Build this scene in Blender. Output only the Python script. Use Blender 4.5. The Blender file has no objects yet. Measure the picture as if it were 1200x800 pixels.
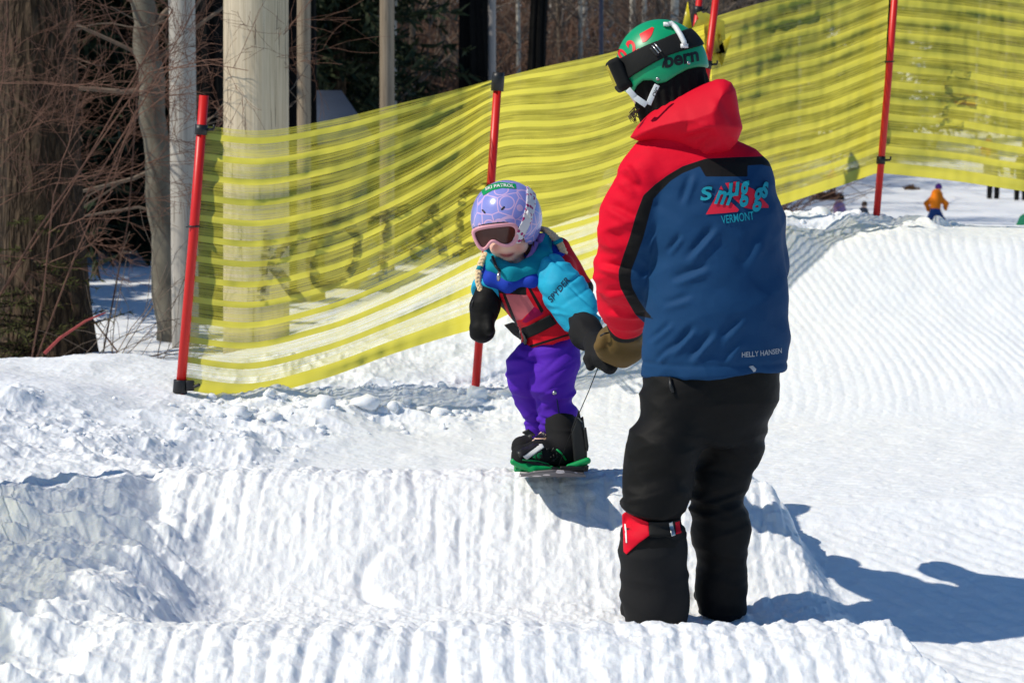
import bpy, bmesh, math, random
import numpy as np
from mathutils import Vector, Matrix
from mathutils.bvhtree import BVHTree

SC = bpy.context.scene
COL = SC.collection
random.seed(7)
RNG = np.random.default_rng(11)
F = 2600.0                       # focal length in pixels of a 1200 px wide picture
TH = math.atan(220 / F)          # camera pitch below the horizontal
CH = 1.40                        # camera height above the instructor's feet
cT, sT = math.cos(TH), math.sin(TH)


def P(px, py, Y):
    """world point at distance Y that belongs to a measured picture position"""
    xc = (px - 600) / F
    yc = (400 - py) / F
    dy = cT + yc * sT
    k = Y / dy
    return np.array([xc * k, Y, CH + k * (-sT + yc * cT)])


def inv(x, z, Y):
    q = (z - CH) / Y
    yc = (q * cT + sT) / (cT - q * sT)
    return 600 + x / Y * F * (cT + yc * sT), 400 - F * yc


# ---------------------------------------------------------------- noise
def _h(ix, iy, iz, seed):
    u = np.uint32
    h = ix.astype(np.int32).view(u) * u(374761393) + iy.astype(np.int32).view(u) * u(668265263) + u((seed * 144665) & 0xFFFFFFFF)
    if iz is not None: h = h + iz.astype(np.int32).view(u) * u(2147483647)
    h ^= h >> u(13); h *= u(1274126177)
    h ^= h >> u(16); h *= u(2246822519)
    h ^= h >> u(15)
    return (h & u(0xFFFFFF)).astype(np.float32) * np.float32(2 / 0xFFFFFF) - np.float32(1)


def n2(x, y, seed=0):
    x = np.atleast_1d(np.asarray(x, np.float32)); y = np.atleast_1d(np.asarray(y, np.float32))
    x, y = np.broadcast_arrays(x, y)
    ix = np.floor(x); iy = np.floor(y)
    fx = (x - ix); fy = (y - iy)
    fx = fx * fx * fx * (fx * (fx * 6 - 15) + 10); fy = fy * fy * fy * (fy * (fy * 6 - 15) + 10)
    z = None
    a = _h(ix, iy, z, seed); b = _h(ix + 1, iy, z, seed)
    c = _h(ix, iy + 1, z, seed); d = _h(ix + 1, iy + 1, z, seed)
    return (a + (b - a) * fx) * (1 - fy) + (c + (d - c) * fx) * fy


def n3(p, seed=0):
    p = np.asarray(p, np.float32)
    ip = np.floor(p); f = p - ip
    f = f * f * (3 - 2 * f)
    x, y, z = ip[..., 0], ip[..., 1], ip[..., 2]
    r = 0
    for dx in (0, 1):
        wx = f[..., 0] if dx else 1 - f[..., 0]
        for dy in (0, 1):
            wy = f[..., 1] if dy else 1 - f[..., 1]
            for dz in (0, 1):
                wz = f[..., 2] if dz else 1 - f[..., 2]
                r = r + wx * wy * wz * _h(x + dx, y + dy, z + dz, seed)
    return r


def fb2(x, y, fr, octv=4, gain=.5, seed=0):
    s = 0; a = 1.0
    for i in range(octv):
        s = s + a * n2(x * fr + 13.7 * i, y * fr - 7.1 * i, seed + i)
        fr *= 2.03; a *= gain
    return s


def billow(x, y, fr, octv=4, gain=.5, seed=0):
    s = 0; a = 1.0
    for i in range(octv):
        s = s + a * (1 - 2 * np.abs(n2(x * fr + 3.7 * i, y * fr - 17.1 * i, seed + i)) ** .8)
        fr *= 2.1; a *= gain
    return s


def masked(m, x, y, f):
    """evaluate f(x, y) only where the mask is not zero"""
    m = np.asarray(m); out = np.zeros(m.shape)
    k = m > 1e-3
    if k.any(): out[k] = m[k] * f(np.asarray(x)[k], np.asarray(y)[k])
    return out


def sst(e0, e1, x):
    t = np.clip((x - e0) / (e1 - e0), 0, 1)
    return t * t * (3 - 2 * t)


# ---------------------------------------------------------------- objects
def root_off(parent):
    v = Vector((0, 0, 0))
    while parent is not None:
        v = v + parent.location
        parent = parent.parent
    return np.array(v)


def setmesh(me, V, Fq):
    V = np.asarray(V, np.float32)
    me.vertices.add(len(V)); me.vertices.foreach_set('co', V.ravel())
    if isinstance(Fq, np.ndarray):
        n, k = Fq.shape
        me.loops.add(n * k); me.polygons.add(n)
        me.loops.foreach_set('vertex_index', Fq.astype(np.int32).ravel())
        me.polygons.foreach_set('loop_start', np.arange(0, n * k, k, dtype=np.int32))
        me.polygons.foreach_set('loop_total', np.full(n, k, np.int32))
    else:
        tot = [len(f) for f in Fq]
        me.loops.add(sum(tot)); me.polygons.add(len(Fq))
        me.loops.foreach_set('vertex_index', np.array([i for f in Fq for i in f], np.int32))
        st = np.concatenate([[0], np.cumsum(tot)[:-1]]).astype(np.int32)
        me.polygons.foreach_set('loop_start', st)
        me.polygons.foreach_set('loop_total', np.array(tot, np.int32))


def mk(name, V, Fq, mat=None, parent=None, smooth=True, attrs=None, uv=None):
    me = bpy.data.meshes.new(name)
    V = np.asarray(V, np.float64).reshape(-1, 3) - root_off(parent)
    setmesh(me, V, Fq)
    me.update(calc_edges=True)
    if smooth:
        me.polygons.foreach_set('use_smooth', np.ones(len(me.polygons), bool))
    if attrs:
        for k, a in attrs.items():
            at = me.attributes.new(k, 'FLOAT', 'POINT')
            at.data.foreach_set('value', np.asarray(a, np.float32))
    if uv is not None:
        l = me.uv_layers.new(name='UVMap')
        vi = np.zeros(len(me.loops), np.int32); me.loops.foreach_get('vertex_index', vi)
        l.data.foreach_set('uv', np.asarray(uv, np.float32)[vi].ravel())
    me.validate()
    if mat is not None:
        for m in (mat if isinstance(mat, (list, tuple)) else [mat]):
            me.materials.append(m)
    o = bpy.data.objects.new(name, me)
    COL.objects.link(o)
    o.parent = parent
    return o


def thing(name, label, cat, loc, group=None):
    o = bpy.data.objects.new(name, None)
    o.empty_display_size = .1
    COL.objects.link(o)
    o.location = Vector([float(c) for c in loc])
    return tag(o, label, cat, group)


def tag(o, label, cat, group=None, kind=None):
    if label: o['label'] = label
    if cat: o['category'] = cat
    if group: o['group'] = group
    if kind: o['kind'] = kind
    return o


def copy_tree(o, parent=None):
    c = o.copy(); COL.objects.link(c)
    if parent is not None:
        c.parent = parent
    for ch in list(o.children):
        copy_tree(ch, c)
    return c


class MB:
    """collects simple shapes into one mesh"""
    def __init__(s): s.V = []; s.F = []; s.n = 0
    def add(s, V, Fs):
        V = np.asarray(V, float).reshape(-1, 3)
        s.V.append(V); s.F.extend([[i + s.n for i in f] for f in Fs]); s.n += len(V)
    def tube(s, pts, rad, seg=8, cap=True):
        pts = [np.asarray(p, float) for p in pts]
        rad = rad if hasattr(rad, '__len__') else [rad] * len(pts)
        n = len(pts); V = []; Fs = []
        up = None
        for i, p in enumerate(pts):
            t = pts[min(i + 1, n - 1)] - pts[max(i - 1, 0)]
            t = t / (np.linalg.norm(t) + 1e-12)
            if up is None:
                up = np.array([1., 0, 0]) if abs(t[0]) < .8 else np.array([0, 1., 0])
            u = up - t * np.dot(up, t); u /= np.linalg.norm(u) + 1e-12
            up = u
            w = np.cross(t, u)
            for k in range(seg):
                a = 2 * math.pi * k / seg
                V.append(p + rad[i] * (math.cos(a) * u + math.sin(a) * w))
        for i in range(n - 1):
            for k in range(seg):
                k2 = (k + 1) % seg
                Fs.append([i * seg + k, i * seg + k2, (i + 1) * seg + k2, (i + 1) * seg + k])
        if cap:
            Fs.append(list(range(seg))[::-1]); Fs.append([(n - 1) * seg + k for k in range(seg)])
        s.add(V, Fs)
    def box(s, c, size, R=None):
        c = np.asarray(c, float); h = np.asarray(size, float) / 2
        V = np.array([[x, y, z] for x in (-1, 1) for y in (-1, 1) for z in (-1, 1)], float) * h
        if R is not None: V = V @ np.asarray(R).T
        s.add(V + c, [[0, 1, 3, 2], [4, 6, 7, 5], [0, 4, 5, 1], [2, 3, 7, 6], [0, 2, 6, 4], [1, 5, 7, 3]])
    def build(s, name, mat, parent=None, smooth=True):
        return mk(name, np.concatenate(s.V), s.F, mat, parent, smooth)


def bevel(o, w, seg=2):
    m = o.modifiers.new('bevel', 'BEVEL'); m.width = w; m.segments = seg; m.limit_method = 'ANGLE'
    return o


# ---------------------------------------------------------------- signed distance modelling
def cap(p, a, b, ra, rb):
    a = np.asarray(a); b = np.asarray(b)
    ba = b - a; pa = p - a
    t = np.clip(pa @ ba / (ba @ ba), 0, 1)
    return np.linalg.norm(pa - t[:, None] * ba, axis=1) - (ra + (rb - ra) * t)


def ell(p, c, r, R=None):
    q = p - np.asarray(c)
    if R is not None: q = q @ np.asarray(R)
    r = np.asarray(r, float)
    k0 = np.linalg.norm(q / r, axis=1); k1 = np.linalg.norm(q / (r * r), axis=1) + 1e-9
    return k0 * (k0 - 1) / k1


def rbox(p, c, h, rad, R=None):
    q = p - np.asarray(c)
    if R is not None: q = q @ np.asarray(R)
    q = np.abs(q) - (np.asarray(h) - rad)
    return np.linalg.norm(np.maximum(q, 0), axis=1) + np.minimum(q.max(axis=1), 0) - rad


def smin(a, b, k):
    h = np.clip(.5 + .5 * (b - a) / k, 0, 1)
    return b + (a - b) * h - k * h * (1 - h)


def smax(a, b, k): return -smin(-a, -b, k)


def chain(p, pts, k=.02):
    d = None
    for (a, ra), (b, rb) in zip(pts[:-1], pts[1:]):
        e = cap(p, a, b, ra, rb)
        d = e if d is None else smin(d, e, k)
    return d


def loft(p, secs):
    secs = sorted(secs)
    z = np.array([s[0] for s in secs])
    cx, cy, a, b = (np.interp(p[:, 2], z, [s[i] for s in secs]) for i in (1, 2, 3, 4))
    d = (np.sqrt(((p[:, 0] - cx) / a) ** 2 + ((p[:, 1] - cy) / b) ** 2) - 1) * np.minimum(a, b)
    return np.maximum(d, np.maximum(z[0] - p[:, 2], p[:, 2] - z[-1]))


def sdp(x, y, poly):
    """signed distance to a polygon, negative inside"""
    poly = np.asarray(poly, float)
    d = np.full(x.shape, 1e9); ins = np.zeros(x.shape, bool)
    n = len(poly)
    for i in range(n):
        ax, ay = poly[i]; bx, by = poly[(i + 1) % n]
        ex, ey = bx - ax, by - ay
        wx, wy = x - ax, y - ay
        t = np.clip((wx * ex + wy * ey) / (ex * ex + ey * ey + 1e-12), 0, 1)
        d = np.minimum(d, (wx - ex * t) ** 2 + (wy - ey * t) ** 2)
        c = ((ay > y) != (by > y)) & (x < (bx - ax) * (y - ay) / (by - ay + 1e-12) + ax)
        ins ^= c
    d = np.sqrt(d)
    return np.where(ins, -d, d)


def nets(f, lo, hi, h):
    lo = np.asarray(lo, float); hi = np.asarray(hi, float)
    n = np.ceil((hi - lo) / h).astype(int) + 1
    ax = [lo[i] + h * np.arange(n[i]) for i in range(3)]
    G = np.stack(np.meshgrid(*ax, indexing='ij'), -1).reshape(-1, 3)
    D = np.empty(len(G))
    for s in range(0, len(G), 400000):
        D[s:s + 400000] = f(G[s:s + 400000])
    D = D.reshape(n)
    D[0], D[-1] = np.abs(D[0]) + 1e-4, np.abs(D[-1]) + 1e-4
    D[:, 0], D[:, -1] = np.abs(D[:, 0]) + 1e-4, np.abs(D[:, -1]) + 1e-4
    D[:, :, 0], D[:, :, -1] = np.abs(D[:, :, 0]) + 1e-4, np.abs(D[:, :, -1]) + 1e-4
    S = D < 0
    c = [(i, j, k) for i in (0, 1) for j in (0, 1) for k in (0, 1)]
    def sh(A, o): return A[o[0]:A.shape[0] - 1 + o[0], o[1]:A.shape[1] - 1 + o[1], o[2]:A.shape[2] - 1 + o[2]]
    cnt = sum(sh(S, o).astype(np.int8) for o in c)
    M = (cnt > 0) & (cnt < 8)
    I = np.argwhere(M)
    idx = np.full(M.shape, -1, np.int64); idx[M] = np.arange(len(I))
    acc = np.zeros((len(I), 3)); num = np.zeros(len(I))
    for i in range(8):
        for j in range(i + 1, 8):
            a, b = np.array(c[i]), np.array(c[j])
            if np.abs(a - b).sum() != 1: continue
            va = D[tuple((I + a).T)]; vb = D[tuple((I + b).T)]
            m = (va < 0) != (vb < 0)
            t = np.where(m, va / np.where(m, va - vb, 1), 0)
            acc += np.where(m[:, None], a + (b - a) * t[:, None], 0); num += m
    V = lo + h * (I + acc / num[:, None])
    Q = []
    for d in range(3):
        e = [slice(None)] * 3; g = [slice(None)] * 3
        e[d] = slice(0, -1); g[d] = slice(1, None)
        ch = S[tuple(e)] != S[tuple(g)]
        o1, o2 = [x for x in range(3) if x != d]
        E = np.argwhere(ch)
        ok = (E[:, o1] > 0) & (E[:, o2] > 0) & (E[:, o1] < n[o1] - 1) & (E[:, o2] < n[o2] - 1)
        E = E[ok]
        u = np.zeros(3, int); u[o1] = 1; w = np.zeros(3, int); w[o2] = 1
        q = np.stack([idx[tuple((E - u - w).T)], idx[tuple((E - w).T)], idx[tuple(E.T)], idx[tuple((E - u).T)]], 1)
        inside = S[tuple(E.T)]
        flip = inside if d != 1 else ~inside
        q[~flip] = q[~flip][:, ::-1]
        Q.append(q)
    Q = np.concatenate(Q)
    Q = Q[(Q >= 0).all(axis=1)]
    N = None
    for it in range(2):
        e = h * .2
        f0 = f(V)
        g = np.stack([f(V + np.eye(3)[i] * e) - f(V - np.eye(3)[i] * e) for i in range(3)], 1) / (2 * e)
        gn = np.linalg.norm(g, axis=1, keepdims=True) + 1e-9
        st = np.clip(f0 / gn[:, 0], -h * .7, h * .7)
        V = V - g / gn * st[:, None] * .8
        N = g / gn
    return V, Q, N


def bounds(pts, pad):
    pts = np.array([np.asarray(p) for p in pts]); pad = np.asarray(pad)
    return pts.min(0) - pad, pts.max(0) + pad


def bvh_of(o):
    me = o.data
    off = root_off(o)
    return BVHTree.FromPolygons([tuple(np.array(v.co) + off) for v in me.vertices], [tuple(p.vertices) for p in me.polygons])


# ---------------------------------------------------------------- flat marks laid onto a surface
def fine(V2, Fs, maxlen):
    bm = bmesh.new()
    vs = [bm.verts.new((v[0], v[1], 0)) for v in V2]
    for f in Fs:
        try: bm.faces.new([vs[i] for i in f])
        except ValueError: pass
    bmesh.ops.triangulate(bm, faces=bm.faces[:])
    for _ in range(6):
        ed = [e for e in bm.edges if e.calc_length() > maxlen]
        if not ed: break
        bmesh.ops.subdivide_edges(bm, edges=ed, cuts=1)
        bmesh.ops.triangulate(bm, faces=bm.faces[:])
    bm.verts.index_update()
    V = np.array([[v.co.x, v.co.y] for v in bm.verts]); Fo = [[v.index for v in f.verts] for f in bm.faces]
    bm.free()
    return V, Fo


def text2d(body, w, hgt, shear=0.0, weight=0.0):
    cu = bpy.data.curves.new('t', 'FONT'); cu.body = body; cu.size = 1; cu.resolution_u = 4; cu.offset = weight
    cu.fill_mode = 'FRONT'
    o = bpy.data.objects.new('t', cu); COL.objects.link(o)
    dg = bpy.context.evaluated_depsgraph_get()
    me = o.evaluated_get(dg).to_mesh()
    V = np.array([[v.co.x, v.co.y] for v in me.vertices]); Fs = [list(p.vertices) for p in me.polygons]
    o.evaluated_get(dg).to_mesh_clear()
    bpy.data.objects.remove(o); bpy.data.curves.remove(cu)
    lo, hi = V.min(0), V.max(0)
    V = (V - (lo + hi) / 2) / (hi - lo) * np.array([w, hgt])
    V[:, 0] += shear * V[:, 1]
    return V, Fs


def lay(name, V2, Fs, centre, ang, Yref, bvh, mat, parent, off=.002, maxlen=6, back=False, wob=0):
    """V2 in picture pixels (y up) around centre; laid along the view depth axis onto a surface"""
    V2, Fs = fine(V2, Fs, maxlen)
    ca, sa = math.cos(ang), math.sin(ang)
    X = centre[0] + V2[:, 0] * ca - V2[:, 1] * sa
    Yp = centre[1] - (V2[:, 0] * sa + V2[:, 1] * ca)
    out = []
    last = Yref
    for a, b in zip(X, Yp):
        p = P(a, b, Yref)
        h = bvh.ray_cast(Vector((p[0], Yref - 1.2, p[2])), Vector((0, 1, 0)))
        if h[0] is not None:
            nn = h[1] if h[1].y < 0 else -h[1]
            q = np.array(h[0]) + np.array(nn) * off; last = h[0].y
        else:
            q = np.array([p[0], last, p[2]])
        out.append(q)
    return mk(name, np.array(out), Fs, mat, parent, smooth=True)
# ---------------------------------------------------------------- materials
def newmat(name):
    m = bpy.data.materials.new(name); m.use_nodes = True
    nt = m.node_tree
    return m, nt, nt.nodes['Principled BSDF'], nt.nodes['Material Output']


def nd(nt, t, **kw):
    n = nt.nodes.new(t)
    for k, v in kw.items():
        if k in n.inputs: n.inputs[k].default_value = v
        else: setattr(n, k, v)
    return n


def rgb(r, g, b):
    """sRGB bytes to linear"""
    def f(c):
        c /= 255
        return c / 12.92 if c <= .04045 else ((c + .055) / 1.055) ** 2.4
    return (f(r), f(g), f(b), 1)


def mix(nt, fac, a, b, blend='MIX'):
    n = nt.nodes.new('ShaderNodeMix'); n.data_type = 'RGBA'; n.blend_type = blend
    for s, v in ((n.inputs[0], fac), (n.inputs[6], a), (n.inputs[7], b)):
        if hasattr(v, 'is_output') or isinstance(v, bpy.types.NodeSocket): nt.links.new(v, s)
        else: s.default_value = v
    return n.outputs[2]


def math_n(nt, op, a, b=None, clamp=False):
    n = nt.nodes.new('ShaderNodeMath'); n.operation = op; n.use_clamp = clamp
    for s, v in zip(n.inputs, (a, b)):
        if v is None: continue
        if isinstance(v, bpy.types.NodeSocket): nt.links.new(v, s)
        else: s.default_value = v
    return n.outputs[0]


def bump(nt, bsdf, height, strength=.3, dist=.01, prev=None):
    b = nt.nodes.new('ShaderNodeBump'); b.inputs['Strength'].default_value = strength
    b.inputs['Distance'].default_value = dist
    nt.links.new(height, b.inputs['Height'])
    if prev is not None: nt.links.new(prev, b.inputs['Normal'])
    if bsdf is not None: nt.links.new(b.outputs[0], bsdf.inputs['Normal'])
    return b.outputs[0]


def tex_noise(nt, scale, detail=4, rough=.6, vec=None, dim='3D'):
    n = nt.nodes.new('ShaderNodeTexNoise'); n.inputs['Scale'].default_value = scale
    n.inputs['Detail'].default_value = detail; n.inputs['Roughness'].default_value = rough
    if vec is not None: nt.links.new(vec, n.inputs['Vector'])
    return n.outputs['Fac']


def objco(nt, scale=None):
    t = nt.nodes.new('ShaderNodeTexCoord'); o = t.outputs['Object']
    if scale is not None:
        m = nt.nodes.new('ShaderNodeMapping'); m.inputs['Scale'].default_value = scale
        nt.links.new(o, m.inputs['Vector']); o = m.outputs[0]
    return o


def fabric(name, col, rough=.75, weave=900, wstr=.25, var=.12, crease=.35, panels=(), sheen=0.0):
    """woven cloth; panels = [(attribute, colour)] for sewn-in panels whose edge is attribute = 0"""
    m, nt, b, out = newmat(name)
    c = objco(nt)
    n1 = tex_noise(nt, 9, 3, .6, c)
    colr = None
    base = col
    for at, pc in panels:
        a = nt.nodes.new('ShaderNodeAttribute'); a.attribute_name = at
        f = math_n(nt, 'ADD', math_n(nt, 'MULTIPLY', a.outputs['Fac'], -900.0), .5, True)
        base = mix(nt, f, base, pc)
    dk = mix(nt, n1, (1 - var, 1 - var, 1 - var, 1), (1 + var, 1 + var, 1 + var, 1))
    res = mix(nt, 1.0, base, dk, 'MULTIPLY')
    nt.links.new(res, b.inputs['Base Color'])
    b.inputs['Roughness'].default_value = rough
    b.inputs['Specular IOR Level'].default_value = .12
    b.inputs['Sheen Weight'].default_value = sheen
    cr = tex_noise(nt, 16, 2, .5, objco(nt, (1, 1, 1.3)))
    p = bump(nt, None, cr, crease * .45, .012)
    w = tex_noise(nt, weave, 2, .5, c)
    bump(nt, b, w, wstr, .0015, p)
    return m


def plain(name, col, rough=.5, spec=.4, metal=0.0, var=.08, nscale=40, bstr=.1, bdist=.002, coat=0.0):
    m, nt, b, out = newmat(name)
    c = objco(nt)
    n1 = tex_noise(nt, nscale, 5, .6, c)
    dk = mix(nt, n1, (1 - var, 1 - var, 1 - var, 1), (1 + var, 1 + var, 1 + var, 1))
    nt.links.new(mix(nt, 1.0, col, dk, 'MULTIPLY'), b.inputs['Base Color'])
    b.inputs['Roughness'].default_value = rough
    b.inputs['Specular IOR Level'].default_value = spec
    b.inputs['Metallic'].default_value = metal
    b.inputs['Coat Weight'].default_value = coat
    bump(nt, b, n1, bstr, bdist)
    return m


def mat_snow():
    m, nt, b, out = newmat('snow')
    c = objco(nt)
    nA = tex_noise(nt, 1.3, 4, .6, c)
    nB = tex_noise(nt, 45, 5, .65, c)
    colr = mix(nt, nA, (.80, .835, .875, 1), (.86, .865, .865, 1))
    # tiny dark specks of dirt and needles
    v = nt.nodes.new('ShaderNodeTexVoronoi'); v.inputs['Scale'].default_value = 9
    nt.links.new(c, v.inputs['Vector'])
    sp = math_n(nt, 'LESS_THAN', v.outputs['Distance'], .022)
    wh = nt.nodes.new('ShaderNodeSeparateColor'); nt.links.new(v.outputs['Color'], wh.inputs[0])
    sp = math_n(nt, 'MULTIPLY', sp, math_n(nt, 'GREATER_THAN', wh.outputs[0], .80))
    colr = mix(nt, math_n(nt, 'MULTIPLY', sp, .75), colr, (.16, .11, .07, 1))
    nt.links.new(colr, b.inputs['Base Color'])
    b.inputs['Roughness'].default_value = .55
    b.inputs['Specular IOR Level'].default_value = .25
    b.inputs['Subsurface Weight'].default_value = .8
    b.inputs['Subsurface Scale'].default_value = .007
    b.inputs['Subsurface Radius'].default_value = (1.0, .9, .8)
    p = bump(nt, None, nB, .30, .010)
    p2 = bump(nt, None, tex_noise(nt, 160, 3, .7, c), .42, .004, p)
    bump(nt, b, tex_noise(nt, 420, 2, .6, c), .4, .0018, p2)
    return m


def mat_net(name, alpha_gap=.36, seed=0.0, bw=.19):
    """woven plastic fence: opaque bands with a fine open weave between"""
    m, nt, b, out = newmat(name)
    uvn = nt.nodes.new('ShaderNodeUVMap'); uvn.uv_map = 'UVMap'
    sep = nt.nodes.new('ShaderNodeSeparateXYZ'); nt.links.new(uvn.outputs[0], sep.inputs[0])
    u, v = sep.outputs[0], sep.outputs[1]
    # v runs in bands: one unit = one band
    fr = math_n(nt, 'FRACT', v)
    band = math_n(nt, 'LESS_THAN', math_n(nt, 'ABSOLUTE', math_n(nt, 'SUBTRACT', fr, .5)), bw)
    # narrow tapes between the bands
    fr3 = math_n(nt, 'FRACT', math_n(nt, 'ADD', math_n(nt, 'MULTIPLY', v, 4.0), .5))
    tape = math_n(nt, 'LESS_THAN', math_n(nt, 'ABSOLUTE', math_n(nt, 'SUBTRACT', fr3, .5)), .09)
    # cross threads
    fu = math_n(nt, 'FRACT', math_n(nt, 'MULTIPLY', u, 170.0))
    thr = math_n(nt, 'LESS_THAN', fu, .30)
    mp = nt.nodes.new('ShaderNodeMapping'); mp.inputs['Scale'].default_value = (2.5, .9, 1); mp.inputs['Location'].default_value = (seed, seed, 0)
    nt.links.new(uvn.outputs[0], mp.inputs['Vector'])
    nz = tex_noise(nt, 2.0, 3, .6, mp.outputs[0])
    mp2 = nt.nodes.new('ShaderNodeMapping'); mp2.inputs['Scale'].default_value = (.8, 4.5, 1)
    nt.links.new(uvn.outputs[0], mp2.inputs['Vector'])
    nz2 = tex_noise(nt, 3.0, 2, .6, mp2.outputs[0])
    gap = math_n(nt, 'ADD', math_n(nt, 'MULTIPLY', math_n(nt, 'SUBTRACT', nz, .5), .5), alpha_gap)
    gap = math_n(nt, 'ADD', gap, math_n(nt, 'MULTIPLY', math_n(nt, 'SUBTRACT', nz2, .5), 1.25), True)
    al = math_n(nt, 'MAXIMUM', band, math_n(nt, 'MULTIPLY', tape, .62))
    al = math_n(nt, 'MAXIMUM', al, math_n(nt, 'MAXIMUM', math_n(nt, 'MULTIPLY', thr, .35), gap), True)
    edge = math_n(nt, 'LESS_THAN', v, .42)
    al = math_n(nt, 'MAXIMUM', al, edge)
    colr = mix(nt, nz2, (.90, .79, .05, 1), (.96, .88, .13, 1))
    dif = nt.nodes.new('ShaderNodeBsdfDiffuse'); tra = nt.nodes.new('ShaderNodeBsdfTranslucent')
    nt.links.new(colr, dif.inputs[0]); nt.links.new(colr, tra.inputs[0])
    gl = nt.nodes.new('ShaderNodeBsdfGlossy'); gl.inputs['Roughness'].default_value = .35
    ms = nt.nodes.new('ShaderNodeMixShader'); ms.inputs[0].default_value = .80
    nt.links.new(dif.outputs[0], ms.inputs[1]); nt.links.new(tra.outputs[0], ms.inputs[2])
    mg = nt.nodes.new('ShaderNodeMixShader'); mg.inputs[0].default_value = .04
    nt.links.new(ms.outputs[0], mg.inputs[1]); nt.links.new(gl.outputs[0], mg.inputs[2])
    tr = nt.nodes.new('ShaderNodeBsdfTransparent')
    mt = nt.nodes.new('ShaderNodeMixShader')
    nt.links.new(al, mt.inputs[0]); nt.links.new(tr.outputs[0], mt.inputs[1]); nt.links.new(mg.outputs[0], mt.inputs[2])
    nt.links.new(mt.outputs[0], out.inputs['Surface'])
    # the tapes are round strands: on average they also face upwards
    ge = nt.nodes.new('ShaderNodeNewGeometry')
    v1 = nt.nodes.new('ShaderNodeVectorMath'); v1.operation = 'SCALE'; v1.inputs[3].default_value = .60
    nt.links.new(ge.outputs['Normal'], v1.inputs[0])
    v2_ = nt.nodes.new('ShaderNodeVectorMath'); v2_.operation = 'ADD'; v2_.inputs[1].default_value = (0, 0, .80)
    nt.links.new(v1.outputs[0], v2_.inputs[0])
    v3 = nt.nodes.new('ShaderNodeVectorMath'); v3.operation = 'NORMALIZE'; nt.links.new(v2_.outputs[0], v3.inputs[0])
    nt.links.new(v3.outputs[0], dif.inputs['Normal'])
    # and what passes through a strand comes from the sky side above it
    v4 = nt.nodes.new('ShaderNodeVectorMath'); v4.operation = 'SUBTRACT'; v4.inputs[1].default_value = (0, 0, .80)
    nt.links.new(v1.outputs[0], v4.inputs[0])
    v5 = nt.nodes.new('ShaderNodeVectorMath'); v5.operation = 'NORMALIZE'; nt.links.new(v4.outputs[0], v5.inputs[0])
    nt.links.new(v5.outputs[0], tra.inputs['Normal'])
    return m


def mat_bark(name, c1, c2, scale=6, stretch=.12, strength=.9, dist=.04, extra=None):
    m, nt, b, out = newmat(name)
    c = objco(nt, (1, 1, stretch))
    n1 = tex_noise(nt, scale * 3, 6, .65, c)
    v = nt.nodes.new('ShaderNodeTexVoronoi'); v.feature = 'DISTANCE_TO_EDGE'; v.inputs['Scale'].default_value = scale * 2.2
    wp = nt.nodes.new('ShaderNodeMix'); wp.data_type = 'VECTOR'; wp.inputs[0].default_value = .12
    nz = nt.nodes.new('ShaderNodeTexNoise'); nz.inputs['Scale'].default_value = scale * 2
    nt.links.new(c, nz.inputs['Vector']); nt.links.new(c, wp.inputs[4]); nt.links.new(nz.outputs['Color'], wp.inputs[5])
    nt.links.new(wp.outputs[1], v.inputs['Vector'])
    e = math_n(nt, 'MULTIPLY', v.outputs['Distance'], 3.0, True)
    hgt = math_n(nt, 'ADD', math_n(nt, 'MULTIPLY', e, .62), math_n(nt, 'MULTIPLY', math_n(nt, 'SUBTRACT', n1, .2), .75))
    colr = mix(nt, math_n(nt, 'MULTIPLY', hgt, .9, True), c1, c2)
    if extra:
        n2_ = tex_noise(nt, 2.2, 4, .6, objco(nt))
        f = math_n(nt, 'MULTIPLY', math_n(nt, 'SUBTRACT', n2_, .5), 3.0, True)
        colr = mix(nt, f, colr, extra)
    nt.links.new(colr, b.inputs['Base Color'])
    b.inputs['Roughness'].default_value = .9; b.inputs['Specular IOR Level'].default_value = .15
    bump(nt, b, hgt, strength, dist)
    return m


def mat_wood(name, c1, c2, stretch=.03, scale=60):
    m, nt, b, out = newmat(name)
    c = objco(nt, (1, 1, stretch))
    n1 = tex_noise(nt, scale, 5, .65, c)
    n2_ = tex_noise(nt, 4, 3, .6, objco(nt, (1, 1, .25)))
    f = math_n(nt, 'ADD', math_n(nt, 'MULTIPLY', math_n(nt, 'SUBTRACT', n1, .5), 1.9), .5, True)
    colr = mix(nt, f, c1, c2)
    colr = mix(nt, 1.0, colr, mix(nt, n2_, (.8, .8, .8, 1), (1.15, 1.15, 1.15, 1)), 'MULTIPLY')
    # long drying cracks
    cr = tex_noise(nt, 26, 2, .5, objco(nt, (1, 1, .012)))
    k = math_n(nt, 'LESS_THAN', math_n(nt, 'ABSOLUTE', math_n(nt, 'SUBTRACT', cr, .5)), .008)
    colr = mix(nt, math_n(nt, 'MULTIPLY', k, .6), colr, (.07, .055, .04, 1))
    nt.links.new(colr, b.inputs['Base Color'])
    b.inputs['Roughness'].default_value = .85; b.inputs['Specular IOR Level'].default_value = .2
    bump(nt, b, n1, .5, .006)
    return m


def mat_leaf(name, c1, c2):
    m, nt, b, out = newmat(name)
    n1 = tex_noise(nt, 3.0, 3, .6, objco(nt))
    n2_ = tex_noise(nt, 25, 2, .6, objco(nt))
    f = math_n(nt, 'MULTIPLY', math_n(nt, 'ADD', n1, n2_), .5)
    f = math_n(nt, 'ADD', math_n(nt, 'MULTIPLY', math_n(nt, 'SUBTRACT', f, .5), 3.0), .5, True)
    nt.links.new(mix(nt, f, c1, c2), b.inputs['Base Color'])
    b.inputs['Roughness'].default_value = .7; b.inputs['Specular IOR Level'].default_value = .2
    return m


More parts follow.
